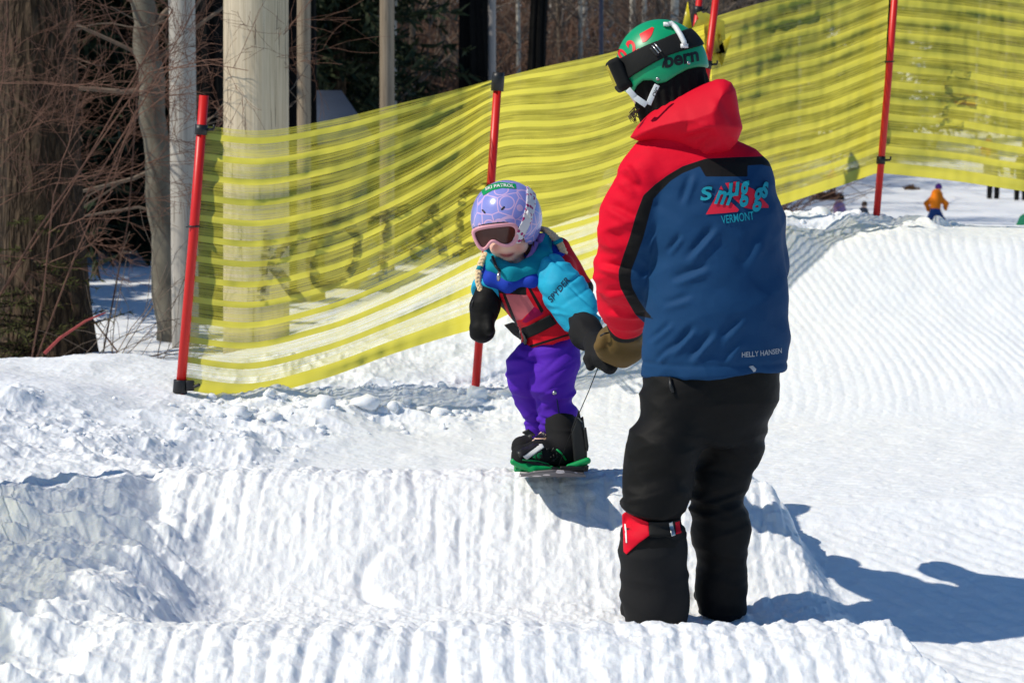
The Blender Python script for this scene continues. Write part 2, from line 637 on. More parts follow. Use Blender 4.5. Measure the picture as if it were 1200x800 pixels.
M = {}
M['snow'] = mat_snow()
M['net'] = mat_net('yellow_netting', .44, 0.0, .15)
M['net_mid'] = mat_net('yellow_netting_folded', .60, 2.0, .16)
M['net_dense'] = mat_net('yellow_netting_dense', .58, 4.0, .20)
M['net_side'] = mat_net('yellow_netting_soft_shade', .52, 6.0, .05)  # weave of the unseen side net, evened to soften the shade it casts
M['pole_red'] = plain('red_plastic', (.62, .012, .008, 1), .4, .4, var=.1, nscale=14, bstr=.15)
M['black_plastic'] = plain('black_plastic', (.012, .012, .013, 1), .45, .4)
M['blackcloth'] = fabric('black_cloth', (.0065, .0063, .0064, 1), .6, crease=.6)
M['gaiter'] = fabric('black_gaiter_cloth', (.0145, .0145, .0155, 1), .8, crease=.3)
M['red_cloth'] = fabric('red_cloth', (.62, .004, .022, 1), .62, crease=.3)
M['blue_cloth'] = fabric('blue_cloth', (.018, .070, .20, 1), .62, crease=.3)
M['jacket'] = fabric('jacket_shell', (.009, .048, .132, 1), .7, crease=.6,
                     panels=(('red', (.66, .002, .022, 1)), ('black', (.010, .009, .009, 1))))
M['teal_thread'] = plain('teal_thread', (.0, .27, .36, 1), .7, bstr=.5, nscale=400, bdist=.001)
M['dark_thread'] = plain('dark_thread', (.004, .02, .06, 1), .8)
M['red_thread'] = plain('red_thread', (.68, .006, .035, 1), .7, bstr=.5, nscale=400, bdist=.001)
M['grey_print'] = plain('grey_print', (.36, .38, .42, 1), .5)
M['green_shell'] = plain('green_helmet_shell', (.0, .30, .125, 1), .38, .45, var=.05, nscale=12, bstr=.03)
M['red_print'] = plain('red_print', (.72, .01, .015, 1), .4)
M['black_print'] = plain('black_print', (.006, .006, .007, 1), .5)
M['white_plastic'] = plain('white_plastic', (.75, .75, .74, 1), .4, var=.05)
M['metal'] = plain('brushed_metal', (.45, .45, .46, 1), .3, .5, .9)
M['elastic'] = fabric('black_elastic', (.014, .014, .014, 1), .7, weave=300, wstr=.6)
M['rib_knit'] = fabric('black_fleece', (.009, .009, .009, 1), .95, weave=260, wstr=.9)
M['brown_leather'] = fabric('brown_leather', (.13, .082, .028, 1), .6, weave=500, var=.2, crease=.4)
M['skin'] = None
M['purple_cloth'] = fabric('purple_cloth', (.085, .018, .40, 1), .7, crease=.5, var=.15)
M['cyan_cloth'] = fabric('light_blue_cloth', (.02, .36, .56, 1), .6, crease=.45)
M['teal_cloth'] = fabric('teal_fleece', (.005, .24, .33, 1), .8, crease=.4)
M['royal_cloth'] = fabric('royal_blue_cloth', (.015, .05, .42, 1), .65, crease=.4)
M['vest'] = fabric('red_vest_cloth', (.60, .006, .018, 1), .6, crease=.4,
                   panels=(('blue', (.015, .05, .42, 1)), ('pink', (.50, .13, .15, 1)), ('magenta', (.30, .004, .06, 1)), ('blk', (.010, .010, .011, 1))))
M['pink_plastic'] = plain('pink_plastic', (.78, .36, .42, 1), .35, .45, var=.05)
M['lens'] = plain('amber_dark_lens', (.085, .026, .018, 1), .12, .35, var=.1, bstr=0.0, coat=.1)
M['hair'] = plain('blond_hair', (.78, .58, .34, 1), .6, var=.3, nscale=120, bstr=.6)
M['dark_hair'] = plain('brown_hair', (.06, .035, .02, 1), .6, var=.3, nscale=120, bstr=.6)
M['green_plastic'] = plain('green_plastic', (.0, .28, .075, 1), .4)
M['dark_wood'] = mat_wood('weathered_boards', (.05, .05, .055, 1), (.12, .12, .125, 1))
M['roof_boards'] = mat_wood('blue_grey_roof', (.07, .085, .11, 1), (.13, .15, .19, 1))
M['pole_wood'] = mat_wood('bleached_pole_wood', (.42, .335, .225, 1), (.70, .60, .45, 1))
M['pole_grey'] = mat_wood('grey_pole_wood', (.36, .33, .29, 1), (.54, .51, .46, 1))
M['pole_brown'] = mat_wood('brown_pole_wood', (.20, .15, .10, 1), (.38, .31, .23, 1))
M['steel'] = plain('painted_steel', (.22, .20, .19, 1), .45, .4, var=.15)
M['steel_blue'] = plain('dark_blue_steel', (.025, .03, .06, 1), .45, .4)
M['blacknet'] = fabric('black_netting', (.006, .006, .006, 1), .95, weave=120, wstr=1.0, var=.3)
M['bark_dark'] = mat_bark('furrowed_bark', (.010, .0065, .0045, 1), (.165, .112, .070, 1), 8, .24, 1.0, .10)
M['bark_grey'] = mat_bark('smooth_grey_bark', (.12, .105, .08, 1), (.26, .235, .185, 1), 2.5, .6, .35, .015, (.05, .045, .035, 1))
M['bark_far'] = mat_bark('brown_bark', (.06, .045, .035, 1), (.20, .16, .12, 1), 4, .2, .6, .03)
M['birch'] = mat_bark('pale_birch_bark', (.30, .27, .23, 1), (.55, .52, .46, 1), 3, 2.0, .3, .01)
M['needles'] = mat_leaf('conifer_needles', (.010, .016, .007, 1), (.032, .045, .018, 1))
M['needles_olive'] = mat_leaf('olive_needles', (.04, .045, .010, 1), (.10, .10, .025, 1))
M['twig_red'] = plain('reddish_twigs', (.145, .070, .045, 1), .8, var=.35, nscale=6)
M['twig_brown'] = plain('brown_twigs', (.150, .082, .053, 1), .9, var=.5, nscale=.5)
M['twig_grey'] = plain('grey_twigs', (.16, .12, .09, 1), .9, var=.4, nscale=2)
M['twig_bright'] = plain('red_stem', (.33, .05, .045, 1), .7)
M['dead_leaf'] = mat_leaf('dead_leaves', (.10, .05, .025, 1), (.22, .13, .06, 1))


def mat_skin():
    m, nt, b, out = newmat('skin')
    c = objco(nt)
    n1 = tex_noise(nt, 30, 4, .6, c)
    base = mix(nt, n1, (.80, .52, .40, 1), (.87, .61, .49, 1))
    a = nt.nodes.new('ShaderNodeAttribute'); a.attribute_name = 'cheek'
    base = mix(nt, math_n(nt, 'MULTIPLY', a.outputs['Fac'], 1.0, True), base, (.72, .30, .25, 1))
    a2 = nt.nodes.new('ShaderNodeAttribute'); a2.attribute_name = 'lips'
    base = mix(nt, math_n(nt, 'MULTIPLY', a2.outputs['Fac'], 1.0, True), base, (.58, .13, .14, 1))
    a3 = nt.nodes.new('ShaderNodeAttribute'); a3.attribute_name = 'mouthline'
    base = mix(nt, math_n(nt, 'MULTIPLY', a3.outputs['Fac'], 1.0, True), base, (.10, .02, .02, 1))
    nt.links.new(base, b.inputs['Base Color'])
    b.inputs['Roughness'].default_value = .5
    b.inputs['Subsurface Weight'].default_value = .15
    b.inputs['Subsurface Radius'].default_value = (.008, .003, .0015)
    bump(nt, b, tex_noise(nt, 500, 2, .5, c), .08, .001)
    return m


M['skin'] = mat_skin()


def mat_child_helmet():
    m, nt, b, out = newmat('floral_helmet_shell')
    c = objco(nt)
    v = nt.nodes.new('ShaderNodeTexVoronoi'); v.feature = 'F1'; v.inputs['Scale'].default_value = 15
    nt.links.new(c, v.inputs['Vector'])
    # scalloped petal outlines: rings at a fixed distance round scattered centres
    ring = math_n(nt, 'LESS_THAN', math_n(nt, 'ABSOLUTE', math_n(nt, 'SUBTRACT', v.outputs['Distance'], .36)), .030)
    v2 = nt.nodes.new('ShaderNodeTexVoronoi'); v2.feature = 'DISTANCE_TO_EDGE'; v2.inputs['Scale'].default_value = 15
    nt.links.new(c, v2.inputs['Vector'])
    ring = math_n(nt, 'MAXIMUM', ring, math_n(nt, 'LESS_THAN', v2.outputs['Distance'], .028))
    n1 = tex_noise(nt, 22, 3, .6, c)
    base = mix(nt, n1, (.20, .24, .62, 1), (.30, .31, .72, 1))
    nt.links.new(mix(nt, math_n(nt, 'MULTIPLY', ring, .75), base, (.72, .45, .68, 1)), b.inputs['Base Color'])
    b.inputs['Roughness'].default_value = .22
    b.inputs['Coat Weight'].default_value = .3
    return m


M['child_helmet'] = mat_child_helmet()


def mat_spots(name, base, spot, scale, thr):
    m, nt, b, out = newmat(name)
    v = nt.nodes.new('ShaderNodeTexVoronoi'); v.inputs['Scale'].default_value = scale
    nt.links.new(objco(nt), v.inputs['Vector'])
    f = math_n(nt, 'LESS_THAN', v.outputs['Distance'], thr)
    nt.links.new(mix(nt, f, base, spot), b.inputs['Base Color'])
    b.inputs['Roughness'].default_value = .6
    return m


M['flower_strap'] = mat_spots('white_strap_with_magenta_marks', (.70, .68, .70, 1), (.38, .01, .14, 1), 62, .36)
M['board'] = mat_spots('snowboard_graphic', (.10, .09, .10, 1), (.55, .50, .52, 1), 22, .34)
# ---------------------------------------------------------------- terrain
GX = np.array([-4, -2.4, -1.5, -.9, -.15, .5, 1.06, 2.14, 3.2, 5.0])
GT = {
    2.0: [.1, .0, -.1, -.1, -.1, -.1, -.2, -.2, -.2, -.2],
    5.0: [.30, .16, -.02, 0, 0, 0, -.16, -.16, -.16, -.16],
    6.5: [.40, .26, .05, 0, 0, 0, -.10, -.10, -.09, -.08],
    7.2: [.44, .34, .12, .09, .09, .09, .07, .08, .09, .11],
    7.5: [.45, .36, .15, .12, .12, .12, .13, .15, .16, .20],
    7.72: [.47, .39, .22, .14, .13, .14, .18, .265, .29, .30],
    7.98: [.49, .42, .27, .15, .14, .14, .13, .165, .19, .22],
    8.2: [.50, .45, .32, .16, .14, .14, .14, .15, .17, .20],
    9.0: [.50, .46, .33, .20, .15, .15, .15, .15, .16, .20],
    9.6: [.50, .48, .32, .28, .16, .16, .16, .165, .17, .20],
    10.1: [.48, .46, .36, .35, .24, .19, .18, .18, .19, .20],
    10.7: [.42, .42, .36, .38, .38, .32, .34, .36, .38, .40],
    11.3: [.30, .30, .32, .46, .60, .64, .58, .58, .58, .58],
    12.1: [.15, .15, .30, .52, .85, 1.06, 1.0, .93, .925, .90],
    13.0: [.10, .10, .20, .50, .85, 1.08, 1.09, 1.02, .945, .93],
    14.0: [.10, .10, .15, .30, .50, .80, .92, .95, .955, .94],
    16.0: [.10, .10, .10, .12, .18, .30, .40, .48, .50, .42],
    20.0: [.10, .10, .10, .10, .10, .10, .10, .10, .10, .10],
}
_gy = np.array(sorted(GT)); _gz = np.array([GT[y] for y in _gy])
_fx = np.arange(-4, 5.01, .05); _fy = np.arange(2, 20.01, .05)
_t = np.array([np.interp(_fx, GX, r) for r in _gz])
_t = np.array([np.interp(_fy, _gy, _t[:, i]) for i in range(len(_fx))])       # x, y


def _blur(A, s, axis):
    r = int(s * 3) + 1
    k = np.exp(-.5 * (np.arange(-r, r + 1) / s) ** 2); k /= k.sum()
    pad = [(0, 0), (0, 0)]; pad[axis] = (r, r)
    B = np.pad(A, pad, mode='edge')
    return np.apply_along_axis(lambda v: np.convolve(v, k, 'valid'), axis, B)


BASE = _blur(_blur(_t, 3.5, 0), 1.7, 1)


def base_z(x, Y):
    a = np.clip((x + 4) / .05, 0, len(_fx) - 1.001); b = np.clip((Y - 2) / .05, 0, len(_fy) - 1.001)
    i = a.astype(int); j = b.astype(int); fa = a - i; fb = b - j
    return ((BASE[i, j] * (1 - fa) + BASE[i + 1, j] * fa) * (1 - fb)
            + (BASE[i, j + 1] * (1 - fa) + BASE[i + 1, j + 1] * fa) * fb)


_cy = np.arange(2, 10, .01)
_cz = np.interp(_cy, [2, 3.3, 4.0, 4.55, 5.0, 5.36, 5.52, 5.75, 6.05, 6.30, 6.74, 7.32, 7.46, 7.75, 8.3, 8.8, 10],
                [0, .2, .0, -.02, .085, .215, .221, .168, .045, .0, .012, .325, .334, .29, .185, .145, .15])
_k = np.exp(-.5 * (np.arange(-18, 19) / 6.0) ** 2); _k /= _k.sum()
_cz = np.convolve(np.pad(_cz, 18, mode='edge'), _k, 'valid')


def far_z(x, Y):
    u = x / np.maximum(Y, 1)
    wood = sst(.10, .02, u)
    h = 17 * (wood * sst(26, 125, Y) + (1 - wood) * sst(68, 208, Y))
    h = h + .10 - .48 * sst(20, 34, Y) * (1 - wood)
    und = fb2(x, Y, .09, 3, .5, 77) * .22 * sst(20, 45, Y) * (.25 + .75 * wood)
    return h + und + .05 * fb2(x, Y, .5, 3, .5, 78) * sst(13, 20, Y)


FENCE = [(-2.2, 9.2), (-1.455, 9.7), (-.163, 10.6), (1.06, 12.2), (2.14, 13.0), (3.45, 13.95)]


def dist_fence(x, Y):
    d = np.full(np.shape(x), 1e9)
    for (ax, ay), (bx, by) in zip(FENCE[1:-1], FENCE[2:]):
        ex, ey = bx - ax, by - ay
        t = np.clip(((x - ax) * ex + (Y - ay) * ey) / (ex * ex + ey * ey), 0, 1)
        d = np.minimum(d, np.hypot(x - ax - ex * t, Y - ay - ey * t))
    return d


def fence_y(x):
    return np.interp(x, [a for a, b in FENCE], [b for a, b in FENCE])


def terrain(x, Y, detail=True):
    x = np.asarray(x, float); Y = np.asarray(Y, float)
    z = base_z(x, Y)
    wob = .03 * n2(Y * 3.1, x * .4, 5) + .012 * n2(Y * 11., x * 2., 6)
    # groomed roller course with a sharp right edge and a softer left flank
    xr = np.interp(Y, [4, 5.1, 5.45, 6.0, 6.7, 7.2, 7.6, 8.2], [1.25, 1.13, .975, .955, .965, .915, .83, .75]) + wob
    xl = np.interp(Y, [4, 5.45, 6.0, 6.6, 7.0, 7.6, 8.4], [-1.02, -.98, -.97, -.96, -1.02, -1.14, -1.2]) + wob * 1.5
    mr = sst(xr + .10, xr - .05, x)
    ml = sst(xl - .26, xl + .02, x)
    mf = sst(8.75, 8.2, Y)
    mc = mr * ml * mf
    cz = np.interp(Y, _cy, _cz)
    z = z + (cz - z) * mc
    # the left side runs on as a rough shoulder level with the roller tops, with a soft flank down to the course
    sh = np.interp(Y, [3.5, 4.6, 5.45, 6.1, 6.7, 7.2, 7.55, 8.0], [.02, .08, .235, .20, .215, .27, .325, .34])
    sh = sh + .16 * sst(-1.35, -2.3, x)
    lf = sst(xl + .10, xl - .24, x) * sst(8.3, 7.7, Y) * sst(3.5, 4.2, Y)
    z = z + (sh - z) * lf
    zf = far_z(x, Y)
    w = sst(14.5, 20, Y)
    z = z * (1 - w) + zf * w
    if not detail:
        return z
    shp = np.broadcast(x, Y).shape
    z = np.broadcast_to(z, shp).ravel(); x = np.broadcast_to(x, shp).ravel(); Y = np.broadcast_to(Y, shp).ravel()
    mc = mc.ravel(); ml = ml.ravel(); mf = mf.ravel(); lf = lf.ravel(); xr = xr.ravel()
    near = sst(18, 14, Y)
    fy = fence_y(x)
    df = dist_fence(x, Y)
    # rough ploughed snow: left berm and the strip along the fence
    berm = sst(7.75, 8.25, Y) * sst(-.75, -1.15, x - .22 * np.maximum(Y - 8.4, 0)) * sst(11.6, 10.6, Y)
    strip = sst(.95, .35, df) * sst(-1.7, -1.3, x) * np.where(Y > fy, .7, 1.0) * sst(2.65, 2.2, x)
    strip = strip * (1 - .70 * sst(-.1, .5, x) * sst(12.6, 11.9, Y))
    rough = np.clip(np.maximum(berm, strip), 0, 1) * near
    smooth_top = sst(-1.15, -1.6, x) * sst(8.5, 9.1, Y)
    ra = .78 * rough * (1 - .72 * smooth_top)
    z = z + masked(ra, x, Y, lambda a, b: .036 * billow(a, b, 2.3, 2, .5, 21) + .022 * fb2(a, b, 5.5, 2, .5, 25) + .0125 * billow(a, b, 9.0, 2, .5, 31) + .0052 * billow(a, b, 27, 2, .6, 41))
    z = z + masked(rough, x, Y, lambda a, b: .05 * fb2(a, b, 1.2, 2, .5, 61))
    mn = mc * near
    wear = sst(4.2, 4.6, Y) * np.clip(1.25 * sst(6.9, 7.3, Y) * sst(7.65, 7.45, Y) + 1.0 * sst(6.1, 5.5, Y) + .55 - .55 * sst(5.8, 5.5, Y), 0, 1.25)
    def cordu(a, b):
        w = np.clip(.60 + 1.0 * n2(a * 1.6 + 4, b * 2.1, 92) + .5 * n2(a * 5, b * 6, 99), .05, 1.25)
        ph = a / .082 + .35 * n2(a * 3, b * 2.2, 93) + .16 * n2(b * 5., a * 9, 94)
        fine_ = .35 * (np.abs(np.sin(np.pi * (ph * 2.0 + .3 * n2(a * 6, b * 5, 100)))) - .6) + .55 * n2(a * 38, b * 26, 106)
        return w * (np.abs(np.sin(np.pi * ph)) ** 1.1 - .6 + fine_ * .8)
    z = z + .0088 * masked(mn * wear, x, Y, cordu)
    z = z + masked(mn, x, Y, lambda a, b: .0055 * fb2(a, b, 7, 4, .6, 95) + .0030 * billow(a, b, 24, 3, .6, 96))
    # crumbs along the crests and the right edge
    cr = (np.exp(-((Y - 7.42) / .07) ** 2) + np.exp(-((Y - 5.44) / .07) ** 2)) * mc
    edge = np.exp(-((x - xr) / .10) ** 2) * mf * (Y > 4)
    z = z + masked(cr * .32 + edge * ml, x, Y, lambda a, b: .008 * billow(a, b, 20, 2, .5, 97) + .012 * fb2(a, b, 6, 2, .5, 98))
    # a crescent scraped into the face by an edge
    cx, cyy = -.30, 6.86
    r = np.hypot((x - cx), (Y - cyy)); an = np.arctan2(Y - cyy, x - cx)
    arc = np.exp(-((r - .17) / .020) ** 2) * sst(-.2, -.9, np.cos(an))
    z = z - .022 * arc + .010 * np.exp(-((r - .11) / .05) ** 2) * sst(.3, -.8, np.cos(an))
    # broken ribs run down the left flank
    def ribs(a, b):
        p1 = (a * .62 + b * .78) / .105 + .7 * n2(a * 3, b * 3, 101)
        return (.013 * (np.abs(np.sin(np.pi * p1)) - .6) * np.clip(.7 + .8 * n2(a * 2.2, b * 2.2, 104), 0, 1.3)
                + .022 * billow(a, b, 3.4, 2, .5, 102) + .010 * fb2(a, b, 11, 3, .55, 103) + .0035 * billow(a, b, 30, 2, .6, 105))
    lfr = sst(.02, .5, lf)
    z = z + masked(lfr * near, x, Y, ribs)
    # big roller behind: finer corduroy that bends with the slope
    mb = sst(9.9, 10.3, Y) * sst(12.45, 12.15, Y) * sst(.15, .6, x) * (1 - .85 * rough)
    def big(a, b):
        pb = (a + .10 * np.sin(b * 2.6 + a) + .10 * (b - 10)) / .056 + .35 * n2(a * 3, b * 3, 111)
        return .0048 * (np.abs(np.sin(np.pi * pb)) - .6) * (.75 + .6 * n2(a * .9, b * 1.2, 112)) + .005 * fb2(a, b, 5, 2, .5, 113)
    z = z + masked(mb, x, Y, big)
    # groomed flat and the lane to the right
    mflat = (1 - mc) * (1 - rough) * (1 - mb) * near * (1 - lf)
    z = z + masked(mflat, x, Y, lambda a, b: .0024 * (np.abs(np.sin(np.pi * ((b * .93 + a * .36) / .060 + .6 * n2(a * 2, b * 2, 121)))) - .6) * (.5 + .5 * n2(a * .8, b * .9, 122))
                   + .0042 * fb2(a, b, 8, 3, .55, 123))
    lane = sst(.02, .25, x - xr) * sst(7.9, 7.4, Y) * (Y > 3)
    z = z + masked(lane, x, Y, lambda a, b: .0040 * (np.abs(np.sin(np.pi * ((a * .80 + b * .6) / .062 + .4 * n2(a * 3, b * 3, 131)))) - .6) * (.6 + .6 * n2(a * 1.1, b * 1.3, 132)))
    z = z + masked(near, x, Y, lambda a, b: .0014 * fb2(a, b, 50, 2, .5, 141))
    # drifts and hollows in the forest
    fo = sst(10.6, 12, Y) * sst(-.6, -1.1, x) * sst(40, 20, Y)
    z = z + masked(fo, x, Y, lambda a, b: .05 * fb2(a, b, .8, 2, .5, 151) + .010 * fb2(a, b, 4, 2, .5, 152))
    return z.reshape(shp)


def gz(x, Y):
    return float(terrain(np.array([x]), np.array([Y]))[0])


def build_ground():
    def geo(a, b, n): return a * (b / a) ** (np.arange(n) / n)
    ys = np.concatenate([np.arange(1.0, 4.7, .05), np.arange(4.7, 8.4, .0075), np.arange(8.4, 11.0, .010),
                         np.arange(11.0, 14.2, .014), geo(14.2, 30, 130), geo(30, 600, 110), [600]])
    us = np.concatenate([-geo(.30, 2.2, 36)[::-1], np.linspace(-.285, .285, 980), geo(.30, 2.2, 36)])
    X = ys[:, None] * us[None, :]; Yg = np.repeat(ys[:, None], len(us), 1)
    Z = np.empty_like(X)
    for s in range(0, len(ys), 120):
        Z[s:s + 120] = terrain(X[s:s + 120], Yg[s:s + 120])
    nr, nc = X.shape
    V = np.stack([X, Yg, Z], -1).reshape(-1, 3)
    i = np.arange(nr - 1)[:, None] * nc + np.arange(nc - 1)[None, :]
    Q = np.stack([i, i + 1, i + nc + 1, i + nc], -1).reshape(-1, 4)
    o = mk('snow_ground', V, Q, M['snow'])
    o['kind'] = 'structure'
    return o


build_ground()


def snow_chunks():
    """broken lumps along the berm and under the fence"""
    bm = bmesh.new(); bmesh.ops.create_icosphere(bm, subdivisions=2, radius=1)
    bv = np.array([v.co[:] for v in bm.verts]); bf = np.array([[v.index for v in f.verts] for f in bm.faces]); bm.free()
    Vs, Fs = [], []; n = 0
    r = np.random.default_rng(5)
    pts = []
    for _ in range(380):
        t = r.random()
        if t < .55:
            x = r.uniform(-1.35, .35); y = fence_y(x) - abs(r.normal(.10, .35)) - .05
        elif t < .8:
            x = r.uniform(-1.9, -.8); y = r.normal(8.3, .5)
        else:
            x = r.uniform(1.3, 2.6); y = r.normal(12.95, .12)
        if not (7.95 < y < 13.4): continue
        pts.append((x, y, r.lognormal(-4.45, .50)))
    for px, py, Y, s in ((318, 470, 9.35, .05), (465, 497, 9.85, .032), (280, 492, 9.3, .04), (518, 478, 9.95, .05), (560, 452, 10.2, .07),
                         (590, 447, 10.3, .06), (625, 450, 10.35, .07), (430, 470, 9.8, .06), (380, 478, 9.6, .05), (130, 545, 8.0, .035), (160, 552, 7.95, .03), (190, 548, 8.0, .03)):
        p = P(px, py, Y); pts.append((p[0], Y, s))
    for x, y, s in pts:
        s = min(s, .06)
        z = gz(x, y)
        q = bv * np.array([r.uniform(.7, 1.35), r.uniform(.7, 1.35), r.uniform(.55, 1.0)])
        q = q * (1 + .42 * n3(bv * 1.5 + r.uniform(0, 50), 3) + .22 * n3(bv * 3.7 + r.uniform(0, 50), 4))[:, None]
        a = r.uniform(0, 6.28); c, sn = math.cos(a), math.sin(a)
        q = np.stack([q[:, 0] * c - q[:, 1] * sn, q[:, 0] * sn + q[:, 1] * c, q[:, 2]], 1)
        Vs.append(q * s + np.array([x, y, z + s * .05])); Fs.append(bf + n); n += len(bv)
    o = mk('snow_chunks', np.concatenate(Vs), np.concatenate(Fs), M['snow'])
    o['kind'] = 'stuff'; o['label'] = 'broken snow lumps strewn along the berm below the yellow fence'


snow_chunks()
# ---------------------------------------------------------------- yellow net fence
FG_POLE = 'red poles of the net fence'
FG_NET = 'yellow net panels of the fence'


def on(px, py, Y): return P(px, py, Y)


def red_pole(label, top, base, r=.0195, clips=(), capped=False, base_clip=False):
    top = np.asarray(top); base = np.asarray(base)
    t = thing('fence_pole', label, 'pole', base, FG_POLE)
    d = top - base; L = np.linalg.norm(d); d /= L
    m = MB(); m.tube([base - d * .25, base + d * L * .5 + np.array([.004, 0, 0]), top], [r, r, r * .96], 14)
    m.build('shaft', M['pole_red'], t)
    for i, f in enumerate(clips):
        c = base + d * L * f
        k = MB(); k.tube([c - d * .022, c + d * .022], r * 1.28, 14)
        k.tube([c + np.array([r, -.004, 0]), c + np.array([r * 2.6, -.01, .002])], .007, 6)
        k.tube([c + np.array([r * 2.6, -.01, .002]), c + np.array([r * 2.7, -.01, .022])], .005, 6)
        k.build('clip', M['black_plastic'], t)
    if capped:
        k = MB(); k.tube([top - d * .075, top - d * .01, top + d * .012], [r * 1.5, r * 1.5, r * 1.3], 14); k.build('cap', M['black_plastic'], t)
    if base_clip:
        c = base + d * .02
        k = MB(); k.tube([c - d * .03, c + d * .03], r * 1.5, 14); k.box(c + np.array([.045, -.01, .005]), (.035, .03, .045))
        k.tube([c + np.array([.06, -.02, .0]), c + np.array([.09, -.03, .012])], .008, 6)
        bevel(k.build('base_clip', M['black_plastic'], t), .004)
    tie = base + d * L * .56
    k = MB(); k.tube([tie - d * .003, tie + d * .003], r * 1.2, 12); k.tube([tie + np.array([-.03, -.02, -.003]), tie + np.array([.03, -.02, .003])], .003, 5)
    k.build('cable_tie', M['black_plastic'], t)
    return t


Y1, Y2, Y3, Y4, Y5 = 9.7, 10.6, 12.2, 13.0, 13.95
red_pole('leaning red fence pole at the near left end of the yellow net', on(239, 112, Y1), on(211, 458, Y1), .0215, (.885,), base_clip=True)
red_pole('red fence pole with a black cap rising behind the child', on(584, 88, Y2 - .12), on(559, 428, Y2 - .12), .0200, (), capped=True)
red_pole('red fence pole slanting up just behind the green helmet', on(842, -25, Y3 - .16), on(806, 250, Y3 - .16), .020, (.635,))
red_pole('short red pole left of the one behind the green helmet', on(823, -30, Y3 + .35), on(790, 250, Y3 + .35), .020, (.85,))
red_pole('tall red pole at the fence corner above the snow crest', on(1053, -60, Y4 - .10), on(1028, 240, Y4 - .10), .0205, (.175,))


def net(label, name_mat, cols, Ys, seed, bands, bulge=.0, parent_cut=None, gather=None, su=1.0):
    """cols: list of (s, px, top_row, bottom_row); Ys: (s, Y) ; a woven sheet between two poles"""
    ns, nv = 150, 90
    s = np.linspace(0, 1, ns)
    def sm(xs, ys):
        # smooth interpolation (Catmull-Rom through the measured points)
        xs = np.array(xs, float); ys = np.array(ys, float)
        m = np.gradient(ys, xs)
        i = np.clip(np.searchsorted(xs, s) - 1, 0, len(xs) - 2)
        h = xs[i + 1] - xs[i]; t = (s - xs[i]) / h
        return ((2 * t ** 3 - 3 * t ** 2 + 1) * ys[i] + (t ** 3 - 2 * t ** 2 + t) * h * m[i]
                + (-2 * t ** 3 + 3 * t ** 2) * ys[i + 1] + (t ** 3 - t ** 2) * h * m[i + 1])
    S = [c[0] for c in cols]
    px = sm(S, [c[1] for c in cols]); tp = sm(S, [c[2] for c in cols]); bt = sm(S, [c[3] for c in cols])
    Yd = np.interp(s, [a for a, b in Ys], [b for a, b in Ys])
    pb_ = sm(S, [c[4] if len(c) > 4 else c[1] for c in cols])
    T = np.array([P(a, b, y) for a, b, y in zip(px, tp, Yd)]); B = np.array([P(a, b, y) for a, b, y in zip(pb_, bt, Yd)])
    v = np.linspace(0, 1, nv)
    V = []; UV = []
    arc = np.concatenate([[0], np.cumsum(np.hypot(np.diff(T[:, 0]), np.diff(T[:, 1])))])
    for j, vv in enumerate(v):
        w = np.full(ns, vv)
        if gather is not None:           # bunched towards the tie at the top of the pole
            for (gs, gw, gp) in gather:
                k = np.exp(-((s - gs) / gw) ** 2)
                w = w * (1 - k) + k * (1 - (1 - vv) ** gp)
        sag = .012 * np.sin(np.pi * vv) * n2(s * 3.0 + seed, np.full(ns, vv * 1.2), 7) * np.sin(np.pi * np.clip(s, 0, 1)) ** .5
        p = B + (T - B) * (w + sag)[:, None]
        off = bulge * np.sin(np.pi * s) * np.sin(np.pi * vv) + .008 * n2(s * 5 + seed, np.full(ns, vv * 4.5), 8) * np.sin(np.pi * s) ** .4 \
            + .004 * n2(s * 4 + seed, np.full(ns, vv * 26), 9) + .002 * n2(s * 30 + seed, np.full(ns, vv * 12), 10)
        p = p + off[:, None] * np.array([.25, -.95, 0])
        V.append(p); UV.append(np.stack([arc * su, np.full(ns, vv * bands)], 1))
    V = np.concatenate(V); UV = np.concatenate(UV)
    i = np.arange(nv - 1)[:, None] * ns + np.arange(ns - 1)[None, :]
    Q = np.stack([i, i + 1, i + ns + 1, i + ns], -1).reshape(-1, 4)
    return V, Q, UV


def net_thing(label, mat, cols, Ys, seed, bands, **kw):
    V, Q, UV = net(label, mat, cols, Ys, seed, bands, **kw)
    o = mk('fence_net', V, Q, mat, None, True, uv=UV)
    return tag(o, label, 'fence net', FG_NET)


na = net_thing('near yellow net panel with dark lettering, hung between the two leftmost red poles', M['net'],
          [(0, 237, 147, 456, 211), (.16, 300, 153, 465, 284), (.38, 385, 141, 446, 372), (.62, 470, 121, 415, 458), (.85, 550, 101, 392, 532), (1, 583, 92, 384, 563)],
          [(0, Y1), (1, Y2)], 1.0, 13, bulge=.02, gather=[(1.0, .28, 1.55)])
# let the lower left corner reach the foot of the pole
net_thing('long yellow net panel running behind the child and the red jacket', M['net_mid'],
          [(0, 583, 92, 384, 563), (.2, 640, 78, 352, 630), (.45, 715, 62, 318), (.75, 790, 40, 282), (1, 834, 26, 262)],
          [(0, Y2), (1, Y3)], 3.0, 13, bulge=.03, gather=[(0, .2, 1.22)])
nc = net_thing('taut yellow net panel between the helmeted head and the corner pole', M['net_dense'],
          [(0, 830, 22, 262), (.3, 890, 4, 248), (.62, 960, -14, 226), (1, 1044, -46, 202, 1031)],
          [(0, Y3), (1, Y4)], 5.0, 13, bulge=.05)
nd_ = net_thing('dark streaked yellow net panel at the far right of the picture', M['net_dense'],
          [(0, 1046, -46, 203, 1034), (.3, 1110, -40, 211), (.65, 1185, -30, 222), (1, 1262, -22, 233)],
          [(0, Y4), (1, Y5)], 8.0, 13, bulge=.04)
